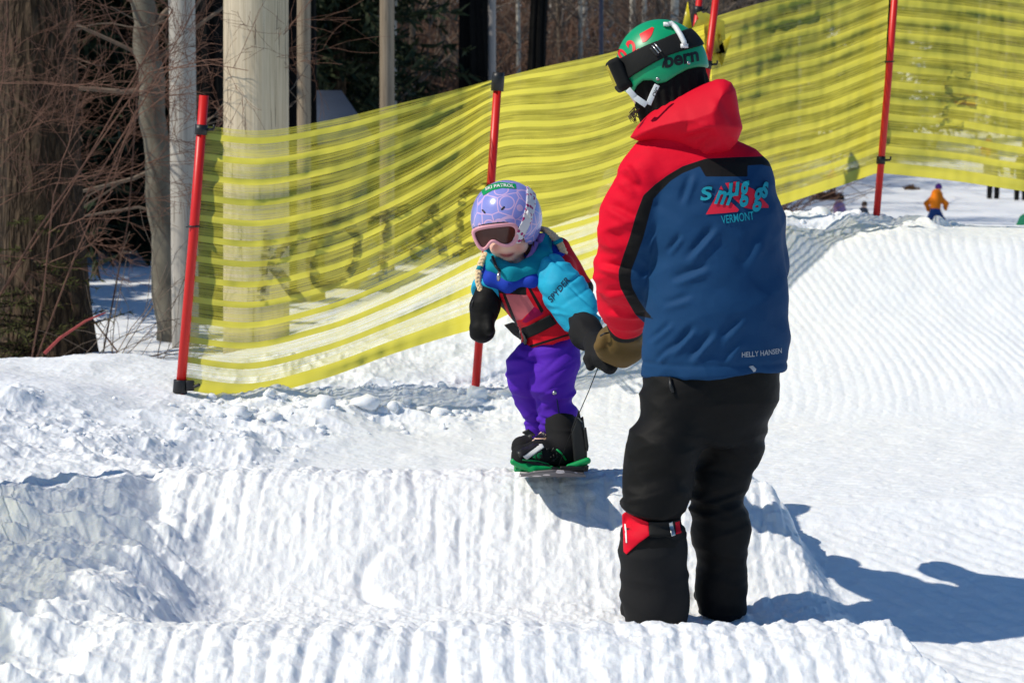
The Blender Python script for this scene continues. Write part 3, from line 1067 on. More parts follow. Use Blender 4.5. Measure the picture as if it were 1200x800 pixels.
# loose net end tied round the pole behind the helmet
m_ = MB()
r_ = random.Random(3)
for k in range(7):
    a = P(820 + r_.uniform(-4, 6), 20 + r_.uniform(-6, 10), Y3 - .05); 
    b = P(805 + k * 7 + r_.uniform(-4, 4), 48 + r_.uniform(-8, 34), Y3 - .06)
    mid = (a + b) / 2 + np.array([r_.uniform(-.03, .03), -.03, .02])
    wv = np.array([.03 + .012 * r_.random(), 0, .012])
    V = np.array([a - wv * .3, a + wv * .3, mid - wv, mid + wv, b - wv * .8, b + wv * .8])
    m_.add(V, [[0, 1, 3, 2], [2, 3, 5, 4]])
for (a, b, c) in (((806, 2), (812, 40), (800, 30)), ((858, 40), (846, 78), (838, 58)), ((832, 58), (830, 108), (822, 92)), ((842, 30), (850, 62), (836, 64))):
    pts = [P(q[0], q[1], Y3 - .07) for q in (a, b, c)]
    m_.add(np.array(pts + [p + np.array([0, .012, 0]) for p in pts]), [[0, 1, 2], [5, 4, 3], [0, 3, 4, 1], [1, 4, 5, 2], [2, 5, 3, 0]])
mk_l = m_.build('net_end', M['net_dense'], None, True)
tag(mk_l, 'loose crumpled yellow net end knotted round the pole behind the green helmet', 'net end')


def printed(parent, body, c, w, h, ang, Yf, shear, mat):
    """lettering printed on the far side of a net: laid on the sheet, a few millimetres behind it"""
    V2, Fs = text2d(body, w, h, shear, .012)
    V2, Fs = fine(V2, Fs, 8)
    off = root_off(parent)
    bv = BVHTree.FromPolygons([tuple(np.array(v.co) + off) for v in parent.data.vertices], [tuple(p.vertices) for p in parent.data.polygons])
    out = []
    ca, sa = math.cos(ang), math.sin(ang)
    for a, b in V2:
        X = c[0] + a * ca - b * sa; Yp = c[1] - (a * sa + b * ca) - .00032 * (X - c[0]) ** 2
        p = P(X, Yp, Yf)
        hit = bv.ray_cast(Vector((p[0], Yf - 2, p[2])), Vector((0, 1, 0)))
        out.append([p[0], (hit[0].y if hit[0] is not None else Yf) + .006, p[2]])
    return mk('printed_lettering', np.array(out), Fs, mat, parent)


def worn_print(name, col):
    """ink that has flaked off the weave in places"""
    m, nt, b, out = newmat(name)
    b.inputs['Base Color'].default_value = col; b.inputs['Roughness'].default_value = .8
    n = tex_noise(nt, 9, 4, .7, objco(nt, (1, 1, 4)))
    f = math_n(nt, 'MULTIPLY', math_n(nt, 'SUBTRACT', n, .44), 9.0, True)
    tr = nt.nodes.new('ShaderNodeBsdfTransparent'); ms = nt.nodes.new('ShaderNodeMixShader')
    nt.links.new(math_n(nt, 'MULTIPLY', f, .8), ms.inputs[0]); nt.links.new(tr.outputs[0], ms.inputs[1]); nt.links.new(b.outputs[0], ms.inputs[2])
    nt.links.new(ms.outputs[0], out.inputs['Surface'])
    return m


M['net_print'] = worn_print('black_net_print', (.012, .014, .018, 1))
M['net_print_red'] = worn_print('red_net_print', (.55, .05, .02, 1))
V2bar = [(-1, 0)]
printed(na, 'KOTAD', (448, 283), 275, 80, math.radians(13), 10.2, .35, M['net_print'])
printed(nd_, 'E', (1124, 112), 34, 74, math.radians(-8), 13.1, 0, M['net_print'])
printed(nd_, '=', (1141, 114), 30, 18, math.radians(-8), 13.1, 0, M['net_print_red'])


# net of the same fence that runs along the left of the course, just outside the picture; its tinted shadow falls on the flank
def side_net():
    ns, nv = 90, 60
    s = np.linspace(0, 1, ns); v = np.linspace(0, 1, nv)
    ax, ay, bx, by = -1.76, 7.15, -1.62, 4.3
    V = []; UV = []
    for vv in v:
        x = ax + (bx - ax) * s - .50 * vv * 1.0 + .05 * n2(s * 4, np.full(ns, vv * 3), 17)
        y = ay + (by - ay) * s + .02 * n2(s * 9, np.full(ns, vv * 9), 18)
        zb = base_z(x, y) + .08
        z = zb + 1.12 * vv + .02 * n2(s * 5, np.full(ns, vv * 5), 19)
        V.append(np.stack([x, y, z], 1)); UV.append(np.stack([s * 2.9, np.full(ns, vv * 12)], 1))
    i = np.arange(nv - 1)[:, None] * ns + np.arange(ns - 1)[None, :]
    Q = np.stack([i, i + 1, i + ns + 1, i + ns], -1).reshape(-1, 4)
    o = mk('fence_net', np.concatenate(V), Q, M['net_side'], None, True, uv=np.concatenate(UV))
    tag(o, 'yellow net beside the left edge that throws striped shade on the snow', 'fence net', FG_NET)


side_net()
pb = P(-40, 562, 7.15)
red_pole('red pole foot peeping in at the left picture edge', pb + np.array([-.62, .02, 1.3]), pb + np.array([0, 0, -.02]), .02, (.8,))
# ---------------------------------------------------------------- wood poles, black netting, hut
def wood_pole(label, px0, px1, row_b, Y, mat, toppx=None, H=7.5, cat='pole', name='utility_pole', group='wooden poles behind the fence'):
    r = (px1 - px0) / 2 / F * Y
    b = P((px0 + px1) / 2, row_b, Y)
    b[2] = gz(b[0], Y) - .15
    t = P((px0 + px1) / 2 if toppx is None else toppx, 0, Y)
    d = (t - b) / max(t[2] - b[2], .1)
    m = MB()
    n = 14
    pts = [b + d * (H * k / n) for k in range(n + 1)]
    m.tube(pts, [r * (1.03 - .12 * k / n) for k in range(n + 1)], 28)
    o = m.build(name, mat)
    return tag(o, label, cat, group)


wood_pole('stout bleached wooden pole, widest of the pale poles behind the near net', 262, 338, 400, 13.2, M['pole_wood'])
wood_pole('slim pale grey pole between the smooth grey tree and the stout pole', 202, 233, 400, 15.2, M['pole_grey'], toppx=213)
wood_pole('thin brown post in front of the black netting right of the stout pole', 348, 364, 330, 18.5, M['pole_brown'], H=8)
wood_pole('lone light brown pole with knots rising beyond the hut roof', 445, 462, 300, 24, M['pole_brown'], H=10)
wood_pole('pinkish grey post along the right side of the wide black netting bundle', 572, 581, 280, 27, M['steel'], H=10)
wood_pole('thin dark blue post left of the green helmet', 702, 707, 260, 33, M['steel_blue'], H=12, name='lift_post')


def black_bundle(label, x0, x1, tx0, tx1, row_b, Y, seed, H=7):
    """safety net gathered into hanging folds"""
    ns, nh = 60, 40
    V = []
    zb = gz(P((x0 + x1) / 2, row_b, Y)[0], Y) - .05
    zt0 = P(x0, 0, Y)[2]
    ring = 64
    for j in range(nh + 1):
        f = j / nh
        z = zb + (zt0 - zb) * f * 1.6
        k = f * 1.6
        l = P(x0 + (tx0 - x0) * k, 100, Y)[0]; r = P(x1 + (tx1 - x1) * k, 100, Y)[0]
        c = (l + r) / 2; w = (r - l) / 2
        for q in range(ring):
            a = 2 * math.pi * q / ring
            rr = 1 + .16 * math.sin(a * 7 + seed + .8 * math.sin(k * 2 + seed)) + .10 * math.sin(a * 13 + 2 * seed + k)
            V.append([c + w * rr * .9 * math.cos(a), Y + .10 * rr * math.sin(a), z])
    Fs = []
    for j in range(nh):
        for q in range(ring):
            q2 = (q + 1) % ring
            Fs.append([j * ring + q, j * ring + q2, (j + 1) * ring + q2, (j + 1) * ring + q])
    V = np.array(V)
    V[:, 0] += .03 * n3(V * np.array([3, 3, 1.2]) + seed, 5)
    o = mk('netting_bundle', V, Fs, M['blacknet'])
    return tag(o, label, 'netting', 'black netting hung by the poles')


black_bundle('black netting hung between the slim grey pole and the stout pole', 231, 268, 229, 268, 330, 16.5, 1.0)
black_bundle('black netting folded behind the thin brown post', 334, 376, 336, 369, 330, 19, 2.2)
black_bundle('widest hanging black netting bundle, at the far upper middle', 538, 573, 541, 574, 300, 27.4, 3.1)
black_bundle('narrow leaning black netting bundle left of the blue post', 610, 639, 622, 640, 300, 29, 4.7)


def hut():
    Y = 21.0
    b = P(385, 290, Y); gzv = gz(b[0], Y)
    t = thing('hut', 'low hut with a blue grey board roof seen over the near net', 'hut', (b[0], Y, gzv))
    x0, x1 = P(330, 0, Y)[0], P(412, 0, Y)[0]
    ze = P(400, 150, Y)[2]; zr = P(400, 106, Y + 2.2)[2]
    m = MB(); m.box(((x0 + x1) / 2 - .3, Y + 1.1, (gzv + ze) / 2 - .05), (x1 - x0 + .6, 2.0, ze - gzv)); m.build('wall', M['dark_wood'], t, False)
    # mono-pitch roof rising to the back, its right verge slanting
    R = [[x0 - .9, Y - .15, ze - .10], [x1 + .22, Y - .15, ze - .10], [P(400, 106, Y + 2.2)[0], Y + 2.2, zr], [x0 - .9, Y + 2.2, zr]]
    V = R + [[a, b_, c - .06] for a, b_, c in R]
    mk('roof', V, [[0, 1, 2, 3], [7, 6, 5, 4], [0, 4, 5, 1], [1, 5, 6, 2], [2, 6, 7, 3], [3, 7, 4, 0]], M['roof_boards'], t, False)


hut()


# ---------------------------------------------------------------- trees and brush
class Twigs:
    def __init__(s): s.V = []; s.F = []; s.n = 0
    def line(s, pts, r0, r1, seg=3):
        n = len(pts)
        pts = np.asarray(pts)
        t = np.gradient(pts, axis=0); t /= np.linalg.norm(t, axis=1, keepdims=True) + 1e-9
        ref = np.array([.31, .87, .37])
        u = np.cross(t, ref); u /= np.linalg.norm(u, axis=1, keepdims=True) + 1e-9
        w = np.cross(t, u)
        r = np.linspace(r0, r1, n)[:, None]
        a = 2 * np.pi * np.arange(seg) / seg
        V = pts[:, None, :] + r[:, :, None] * (np.cos(a)[None, :, None] * u[:, None] + np.sin(a)[None, :, None] * w[:, None])
        i = np.arange(n - 1)[:, None] * seg + np.arange(seg)[None, :]
        j = np.arange(n - 1)[:, None] * seg + (np.arange(seg)[None, :] + 1) % seg
        s.V.append(V.reshape(-1, 3)); s.F.append(np.stack([i, j, j + seg, i + seg], -1).reshape(-1, 4) + s.n); s.n += n * seg
    def build(s, name, mat, parent=None):
        return mk(name, np.concatenate(s.V), np.concatenate(s.F), mat, parent)


def curve(p, d, L, r, droop=0.0, wob=.25, n=5):
    """a wandering twig path"""
    pts = [np.array(p, float)]
    d = np.array(d, float); d /= np.linalg.norm(d)
    for _ in range(n):
        d = d + r.normal(0, wob, 3) * .5 + np.array([0, 0, -droop])
        d /= np.linalg.norm(d)
        pts.append(pts[-1] + d * L / n)
    return np.array(pts), d


def branchy(tw, p, d, L, rad, r, depth, droop=0.0, kids=4, wob=.25, spread=.8, minr=.0016):
    pts, de = curve(p, d, L, r, droop, wob, 6 if depth else 4)
    tw.line(pts, rad, max(rad * .55, minr), 5 if rad > .012 else 3)
    if depth == 0: return
    for k in range(kids):
        f = r.uniform(.25, 1.0)
        i = min(int(f * (len(pts) - 1)), len(pts) - 2)
        q = pts[i] + (pts[i + 1] - pts[i]) * r.random()
        dd = (pts[i + 1] - pts[i]); dd /= np.linalg.norm(dd)
        nd2 = dd + r.normal(0, spread, 3)
        branchy(tw, q, nd2, L * r.uniform(.45, .75), max(rad * .55, minr), r, depth - 1, droop, kids, wob, spread, minr)


def trunk_mesh(base, top, r0, r1, seed, seg=40, rows=70, lump=.06, flare=.35):
    base = np.asarray(base); top = np.asarray(top)
    V = []
    for j in range(rows + 1):
        f = j / rows
        c = base + (top - base) * f
        rr = r0 + (r1 - r0) * f + r0 * flare * math.exp(-f * 14)
        a = 2 * np.pi * np.arange(seg) / seg
        q = np.stack([np.cos(a), np.sin(a), np.full(seg, f * np.linalg.norm(top - base) * .5)], 1)
        l = 1 + lump * n3(q * np.array([2.2, 2.2, 1.0]) + seed, 3) + lump * .6 * n3(q * np.array([5., 5., .8]) + seed, 4)
        V.append(np.stack([c[0] + rr * l * np.cos(a), c[1] + rr * l * np.sin(a), np.full(seg, c[2])], 1))
    i = np.arange(rows)[:, None] * seg + np.arange(seg)[None, :]
    j = np.arange(rows)[:, None] * seg + (np.arange(seg)[None, :] + 1) % seg
    return np.concatenate(V), np.stack([i, j, j + seg, i + seg], -1).reshape(-1, 4)


def big_tree():
    Y = 14.2
    b = P(52, 425, Y); b[2] = gz(b[0], Y) - .1
    t = thing('tree', 'thick dark tree trunk with furrowed bark at the left edge', 'tree', b)
    top = P(44, 0, Y); top = b + (top - b) * 2.6
    V, Q = trunk_mesh(b, top, .268, .19, 2, 64, 110, .07)
    mk('trunk', V, Q, M['bark_dark'], t)
    tw = Twigs(); r = np.random.default_rng(3)
    for k in range(7):
        z = r.uniform(3.4, 5.4); f = z / (top[2] - b[2])
        p = b + (top - b) * f
        a = r.uniform(0, 6.28)
        branchy(tw, p, (math.cos(a), math.sin(a), .5), r.uniform(1.2, 2.2), .03, r, 2, .02, 4)
    tw.build('crown', M['twig_grey'], t)


big_tree()


def smooth_tree():
    Y = 15.6
    b = P(199, 390, Y); b[2] = gz(b[0], Y) - .05
    t = thing('tree', 'smooth mottled grey tree leaning left of the slim pale pole', 'tree', b)
    pts = [b, P(195, 330, Y), P(189, 240, Y), P(182, 160, Y), P(176, 90, Y), P(170, 30, Y), P(163, -30, Y), P(150, -140, Y), P(140, -260, Y)]
    pts = [np.array(p) for p in pts]
    m = MB(); rs = [.098, .098, .096, .094, .090, .086, .080, .07, .055]
    # denser path
    n = 60; tt = np.linspace(0, len(pts) - 1, n)
    A = np.array(pts); D = np.array([[np.interp(q, range(len(pts)), A[:, k]) for k in range(3)] for q in tt])
    D[:, 0] += .012 * np.sin(np.arange(n) * .7)
    R = np.interp(tt, range(len(rs)), rs) * (1 + .05 * np.sin(np.arange(n) * 1.9) * np.sin(np.arange(n) * .63))
    m.tube(list(D), list(R), 22); m.build('trunk', M['bark_grey'], t)
    tw = Twigs(); r = np.random.default_rng(9)
    for px, py, dx, dz, L, rad in ((170, 40, .9, .8, 1.4, .022), (176, 75, 1., .5, 1.0, .018), (178, 105, -.9, .15, 1.3, .02), (172, 68, -1, .55, 1.1, .016), (186, 196, -1, -.1, 1.2, .016),
                                   (190, 250, -1, .12, 1.0, .012), (168, 10, -1, .9, 1.5, .02), (184, 170, 1, .4, .8, .012)):
        branchy(tw, P(px, py, Y), (dx, r.uniform(-.5, .1), dz), L, rad, r, 2, .01, 4, .3, .6, .0028)
    tw.build('crown', M['twig_grey'], t)


smooth_tree()


def shrub(label, x, Y, n, L, mat, seed, rad=.004, up=1.1, droop=.04, depth=2, kids=4, name='shrub', group=None, minr=.0016, lean=0.0, z0=None):
    r = np.random.default_rng(seed)
    z = gz(x, Y) - .05 if z0 is None else z0
    t = thing(name, label, name.replace('_', ' '), (x, Y, z), group)
    tw = Twigs()
    for k in range(n):
        a = r.uniform(0, 6.28)
        d = (math.cos(a) * .8 + lean, math.sin(a) * .5, up * r.uniform(.5, 1.3))
        branchy(tw, (x + r.normal(0, .12), Y + r.normal(0, .12), z), d, L * r.uniform(.6, 1.15), rad, r, depth, droop, kids, .3, .7, minr)
    tw.build('branches', mat, t)
    return t


# reddish bushes in front of and around the thick trunk
SG = 'reddish brown bare shrubs'
def tall_shrub(label, px, Y, n, seed, hs=(.5, 1.3), L=.75, lean=0.0, rad=.006, minr=.0011, depth=3, kids=5, mat='twig_red', sx=.35):
    """several bare stems that carry their twigs well above the snow"""
    r = np.random.default_rng(seed)
    x = P(px, 400, Y)[0]; z = gz(x, Y) - .05
    t = thing('shrub', label, 'shrub', (x, Y, z), SG)
    tw = Twigs()
    for k in range(n):
        p0 = np.array([x + r.normal(0, sx * .4), Y + r.normal(0, .2), z])
        h = r.uniform(*hs)
        p1 = p0 + np.array([lean * h + r.normal(0, .25) * h, r.normal(0, .15), h])
        pts = np.array([p0, (p0 + p1) / 2 + r.normal(0, .04, 3), p1]); tw.line(pts, rad, rad * .8, 5)
        for q in range(3):
            d = (r.normal(lean * .8, .7), r.normal(0, .45), r.uniform(.1, .9))
            branchy(tw, p1 + (p0 - p1) * .25 * q * r.random(), d, L * r.uniform(.6, 1.15), rad * .7, r, depth, .015, kids, .28, .55, minr)
    tw.build('branches', M[mat], t)
    return t


tall_shrub('reddish bare shrub spreading in front of the thick trunk', 10, 13.0, 4, 21, (1.0, 1.8), .62, kids=4)
tall_shrub('dense reddish brown bush filling the top left corner', -75, 13.3, 7, 22, (1.2, 2.3), .85, .45, kids=4)
tall_shrub('reddish brown bush between the thick trunk and the grey tree', 128, 14.6, 4, 23, (1.3, 2.1), .70, -.1, kids=4)
shrub('sparse dark saplings in the blue shaded snow by the trunk', P(120, 425, 13.2)[0], 13.2, 12, .85, M['twig_grey'], 24, .0040, .9, .01, 1, 3, name='sapling', minr=.0015, lean=.8)
st = MB(); st.tube([P(52, 414, 12.4), P(70, 396, 12.4), P(100, 376, 12.4), P(124, 366, 12.4)], [.010, .009, .007, .004], 7)
o = st.build('stem', M['twig_bright'], None); o.name = 'red_sapling'; tag(o, 'bright red bare sapling slanting across the foot of the thick trunk', 'sapling')


def needle_spray(tw, p, d, L, r, n=26, w=.012, ln=.14, droop=.1):
    """conifer branch: flat needle blades along a drooping line, returned as triangles"""
    pts, _ = curve(p, d, L, r, droop, .15, 6)
    out = []
    for k in range(n):
        f = r.uniform(.08, 1); q = f * (len(pts) - 1); i = min(int(q), len(pts) - 2)
        c = pts[i] + (pts[i + 1] - pts[i]) * (q - i)
        dd = pts[i + 1] - pts[i]; dd /= np.linalg.norm(dd)
        e = dd * .7 + r.normal(0, .6, 3); e /= np.linalg.norm(e)
        s = np.cross(e, r.normal(0, 1, 3)); s /= np.linalg.norm(s) + 1e-9
        l = ln * r.uniform(.5, 1.3) * (1.2 - .5 * f)
        out.append([c - s * w, c + s * w, c + e * l * .6 + s * w * 1.1, c + e * l])
    return pts, out


def conifer_meshes(name, H, R, nb, seed, mat, n=26, w=.016, ln=.2, trunk_r=.12, z0=.06, droop=.10):
    r = np.random.default_rng(seed)
    tw = Twigs(); V = []
    tw.line(np.array([[0, 0, -.3], [.02, 0, H * .4], [0, .02, H * .75], [0, 0, H]]), trunk_r, .015, 8)
    for k in range(nb):
        f = r.uniform(z0, 1) ** 1.15
        z = H * f; a = r.uniform(0, 6.28)
        L = R * (1.05 - f) * r.uniform(.55, 1.15) + .1
        pts, out = needle_spray(tw, (0, 0, z), (math.cos(a), math.sin(a), r.uniform(-.1, .35)), L, r, n, w, ln * (.7 + .5 * (1 - f)), droop)
        tw.line(pts, max(.012 * (1 - f) + .004, .004), .002, 3)
        V += out
    V = np.array(V).reshape(-1, 3)
    Q = np.arange(len(V)).reshape(-1, 4)
    return tw, V, Q


def conifer(label, x, Y, H, R, nb, seed, mat='needles', group='dark evergreens in the wood', name='evergreen_tree', **kw):
    z = gz(x, Y)
    t = thing(name, label, 'tree', (x, Y, z), group)
    tw, V, Q = conifer_meshes(name, H, R, nb, seed, mat, **kw)
    o = np.array([x, Y, z])
    tw.V = [v + o for v in tw.V]
    tw.build('trunk', M['bark_dark'], t)
    mk('crown', V + o, Q, M[mat], t, False)
    return t


def place(proto, x, Y, sc, rot, label, sink=0.0):
    c = copy_tree(proto)
    c.location = (x, Y, gz(x, Y) - sink); c.rotation_euler.z = rot; c.scale = (sc, sc, sc * 1.0)
    c['label'] = label
    return c


EL = 'dark evergreen standing among the other evergreens of the wood'
e1 = conifer(EL, P(60, 0, 27)[0], 27, 6.5, 2.0, 230, 31, n=44, w=.020, ln=.20)
e2 = conifer(EL, P(395, 0, 27)[0], 27, 7.5, 2.2, 230, 32, n=44, w=.024, ln=.24)
R2 = random.Random(4)
for k, (px, Y, s, pr) in enumerate(((20, 29, 1.1, e2), (150, 29, 1.0, e1), (-40, 26, 1.0, e1), (100, 33, 1.2, e2), (120, 32, 1.3, e1), (210, 30, 1.2, e2), (262, 29, 1.0, e1),
                                    (300, 31, 1.1, e2), (345, 27, 1.0, e1), (430, 33, .95, e1), (380, 38, 1.2, e1), (-70, 26, 1.2, e2), (70, 40, 1.4, e1), (180, 42, 1.4, e2),
                                    (-120, 18, 1.0, e1), (-190, 24, 1.2, e2), (255, 40, 1.2, e1))):
    place(pr, P(px, 0, Y)[0], Y, s, R2.uniform(0, 6.28), EL)
# tall evergreens left of the picture whose shade streaks the forest floor
for k, (x, Y, s, pr) in enumerate(((-8.6, 17.6, .9, e1), (-7.6, 19.5, 1.0, e1), (-9.8, 21.5, 1.1, e2))):
    place(pr, x, Y, s, k * 1.3, EL)
# olive low boughs at the foot of the thick trunk
conifer('small olive evergreen sapling at the foot of the thick trunk', P(40, 420, 13.55)[0], 13.55, .95, .75, 46, 44, 'needles_olive', None, 'evergreen_sapling',
        n=40, w=.0035, ln=.06, trunk_r=.012, z0=.0, droop=.02)


def bare_tree(label, x, Y, H, r0, seed, mat='bark_far', group='bare trees on the hillside', name='bare_tree', kids=5, lean=0.0, minr=.006):
    r = np.random.default_rng(seed)
    z = gz(x, Y) - .1
    t = thing(name, label, 'tree', (x, Y, z), group)
    m = Twigs()
    pts = np.array([[x + lean * H * f + .05 * H * .2 * math.sin(f * 5 + seed), Y + .03 * math.sin(f * 7), z + H * f] for f in np.linspace(0, 1, 9)])
    m.line(pts, r0, r0 * .3, 7); m.build('trunk', M[mat], t)
    tw = Twigs()
    for k in range(16):
        f = r.uniform(.22, 1.0); i = min(int(f * 8), 7)
        a = r.uniform(0, 6.28)
        branchy(tw, pts[i], (math.cos(a), math.sin(a), r.uniform(.5, 1.4)), H * .26 * r.uniform(.6, 1.2), r0 * .3, r, 2, .0, kids, .25, .6, minr)
    tw.build('crown', M['twig_grey'], t)
    return t


BL = 'leafless tree among the brown brush of the hillside'
b1 = bare_tree(BL, P(480, 0, 36)[0], 36, 8, .07, 51)
b2 = bare_tree(BL, P(655, 0, 44)[0], 44, 9, .08, 52)
b3 = bare_tree(BL, P(760, 0, 48)[0], 48, 9, .07, 53, mat='birch')
bt = bare_tree('slender pale birch right of the lone light brown pole', P(471, 0, 30)[0], 30, 8, .05, 54, mat='birch', group=None, name='birch_tree', lean=-.02)
bare_tree('leafless pale tree standing behind the green helmet', P(787, 0, 40)[0], 40, 8.5, .11, 55, mat='birch', group=None)
bs = [b1, b2, b3]
for k in range(60):
    px = R2.uniform(330, 850); Y = R2.uniform(36, 95)
    place(bs[k % 3], P(px, 0, Y)[0], Y, R2.uniform(.7, 1.25), R2.uniform(0, 6.28), BL)
# forest edge above the far snow field at the right
FL = 'distant evergreen on the slope beyond the right hand net'
e3 = conifer(FL, P(1120, 0, 105)[0], 105, 11, 2.6, 170, 61, group='distant evergreens above the snow field', n=30, w=.05, ln=.5, trunk_r=.2)
for k in range(46):
    px = R2.uniform(840, 1320); Y = R2.uniform(92, 175)
    place(e3, P(px, 0, Y)[0], Y, R2.uniform(.6, 1.3), R2.uniform(0, 6.28), FL)
for k in range(20):
    px = R2.uniform(900, 1300); Y = R2.uniform(85, 120)
    place(bs[k % 3], P(px, 0, Y)[0], Y, R2.uniform(.7, 1.2), R2.uniform(0, 6.28), 'leafless tree at the edge of the far snow field')


def brush(name, label, px0, px1, Y0, Y1, n, hgt, mat, seed, rad, dens=34):
    """twig thickets: a dozen different thickets repeated with their own turn and size"""
    r = np.random.default_rng(seed)
    protos = []
    for q in range(10):
        tw = Twigs()
        for j in range(dens):
            p = np.array([r.normal(0, .5), r.normal(0, .4), r.uniform(0, .55)])
            pts, _ = curve(p, (r.normal(0, .75), r.normal(0, .5), r.uniform(-.1, 1.0)), r.uniform(.3, .95), r, .02, .35, 4)
            tw.line(pts, 1.0, .5, 3)
        # keep the axis of each twig apart from its thickness so that far thickets keep the same look
        V = np.concatenate(tw.V)
        ctr = np.repeat(V.reshape(-1, 3, 3).mean(1), 3, 0)
        protos.append((ctr, V - ctr, np.concatenate(tw.F)))
    Vs, Fs, m = [], [], 0
    Y = Y0 * (Y1 / Y0) ** r.random(n); px = r.uniform(px0, px1, n)
    X = (px - 600) / F * Y; Z = terrain(X, Y, False)
    for k in range(n):
        c, d, f = protos[k % 10]
        sc = hgt * r.uniform(.5, 1.3); a = r.uniform(0, 6.28); ca, sa = math.cos(a), math.sin(a)
        R = np.array([[ca, -sa, 0], [sa, ca, 0], [0, 0, 1]])
        Vs.append((c * sc + d * rad * Y[k] / 30) @ R.T + np.array([X[k], Y[k], Z[k]])); Fs.append(f + m); m += len(c)
    o = mk(name, np.concatenate(Vs), np.concatenate(Fs), mat)
    o['kind'] = 'stuff'; o['label'] = label
    return o


brush('brush', 'tangled brown brush covering the wooded hillside', -60, 815, 31, 95, 1250, 2.0, M['twig_brown'], 71, .0080, 44)
brush('brush', 'greyish thicket in front of the hillside brush', 420, 790, 36, 80, 150, 1.7, M['twig_grey'], 72, .006, 34)
brush('brush', 'dark brown undergrowth between the near trunks', -80, 330, 28, 36, 230, 1.5, M['twig_brown'], 73, .0065, 44)
# ---------------------------------------------------------------- the instructor in the red and blue jacket
AY = 6.5
SA = F / AY


def A(px, py, d=0.0): return P(px, py, AY + d)


def ridge(p, sc, seed, warp=.35):
    q = p * np.array(sc)
    q = q + warp * np.stack([n3(q * .6 + 5, seed + 1), n3(q * .6 + 9, seed + 2), n3(q * .6 + 13, seed + 3)], 1)
    return 1 - np.abs(n3(q, seed)) * 2.2


def pinch(p, sc, seed, w=.16, warp=.35):
    """narrow creases where cloth is pulled together"""
    q = p * np.array(sc)
    q = q + warp * np.stack([n3(q * .6 + 5, seed + 1), n3(q * .6 + 9, seed + 2), n3(q * .6 + 13, seed + 3)], 1)
    return np.exp(-(n3(q, seed) / w) ** 2) * np.clip(.5 + 1.2 * n3(p * 4 + 7, seed + 4), 0, 1)


def rot_axis(p, ang):
    """rotate about the depth axis so folds can run diagonally"""
    c, s = math.cos(ang), math.sin(ang)
    return np.stack([p[:, 0] * c - p[:, 2] * s, p[:, 1], p[:, 0] * s + p[:, 2] * c], 1)


def zA(row): return A(800, row)[2]


def xA(px): return (px - 600) / SA


adult = thing('person', 'adult seen from behind in a red and blue jacket, black trousers and green helmet', 'person', (xA(815), AY, 0.0))

# continuous body under the clothes
L_SH, L_EL, L_WR, L_HA = A(762, 212, .0), A(744, 300, .09), A(737, 372, .34), A(724, 405, .45)
R_SH, R_EL, R_WR = A(876, 214, .04), A(884, 306, .10), A(850, 350, .28)
HIPL, KNL, ANL = A(800, 455, .0), A(772, 590, -.03), A(774, 715, -.02)
HIPR, KNR, ANR = A(858, 455, .09), A(842, 575, .12), A(845, 715, .12)
HEADC = A(774, 86, .05)


def f_body(p):
    d = loft(p, [(zA(448), xA(832), AY + .05, .15, .11), (zA(350), xA(840), AY + .04, .15, .10), (zA(250), xA(832), AY + .03, .17, .105), (zA(190), xA(818), AY + .03, .155, .08), (zA(165), xA(805), AY + .04, .07, .06)])
    d = smin(d, cap(p, A(806, 185, .04), A(784, 112, .05), .062, .056), .03)
    d = smin(d, ell(p, HEADC, (.10, .075, .115)), .02)
    d = smin(d, ell(p, A(762, 104, .05), (.055, .055, .055)), .03)
    d = smin(d, ell(p, A(740, 96, .05), (.016, .014, .014)), .012)       # nose
    d = smin(d, chain(p, [(L_SH, .056), (L_EL, .045), (L_WR, .032), (L_HA, .036)]), .03)
    d = smin(d, chain(p, [(R_SH, .056), (R_EL, .045), (R_WR, .032), (R_WR + np.array([-.05, .08, -.01]), .036)]), .03)
    d = smin(d, chain(p, [(HIPL, .072), (KNL, .046), (ANL, .040), (ANL + np.array([-.01, .08, -.02]), .03)]), .04)
    d = smin(d, chain(p, [(HIPR, .072), (KNR, .046), (ANR, .040), (ANR + np.array([-.01, .08, -.02]), .03)]), .04)
    return d


lo, hi = np.array([xA(690), AY - .25, -.05]), np.array([xA(930), AY + .55, 1.85])
V, Q, N = nets(f_body, lo, hi, .011)
mk('body', V, Q, M['skin'], adult, attrs={'cheek': np.zeros(len(V)), 'lips': np.zeros(len(V)), 'mouthline': np.zeros(len(V))})

# jacket
TOR = [(zA(452), xA(836), AY + .03, xA(920) - xA(836), .165), (zA(436), xA(837), AY + .03, xA(922) - xA(837), .17), (zA(400), xA(841), AY + .025, xA(926) - xA(841), .17),
       (zA(350), xA(842), AY + .02, xA(924) - xA(842), .165), (zA(300), xA(839), AY + .02, xA(919) - xA(839), .16), (zA(250), xA(834), AY + .02, xA(916) - xA(834), .155),
       (zA(215), xA(826), AY + .02, xA(906) - xA(826), .14), (zA(192), xA(816), AY + .02, xA(893) - xA(816), .115), (zA(172), xA(808), AY + .03, xA(868) - xA(808), .095), (zA(150), xA(800), AY + .03, xA(838) - xA(800), .08)]
CUFF_L = A(733, 382, .36)
ARM_L = [(A(757, 210, .0), .085), (A(745, 262, .04), .100), (A(741, 316, .10), .103), (A(736, 350, .23), .080), (CUFF_L, .058)]
CUFF_R = R_WR
ARM_R = [(A(872, 212, .04), .082), (A(880, 262, .07), .092), (A(884, 310, .12), .088), (A(868, 337, .20), .075), (CUFF_R, .058)]


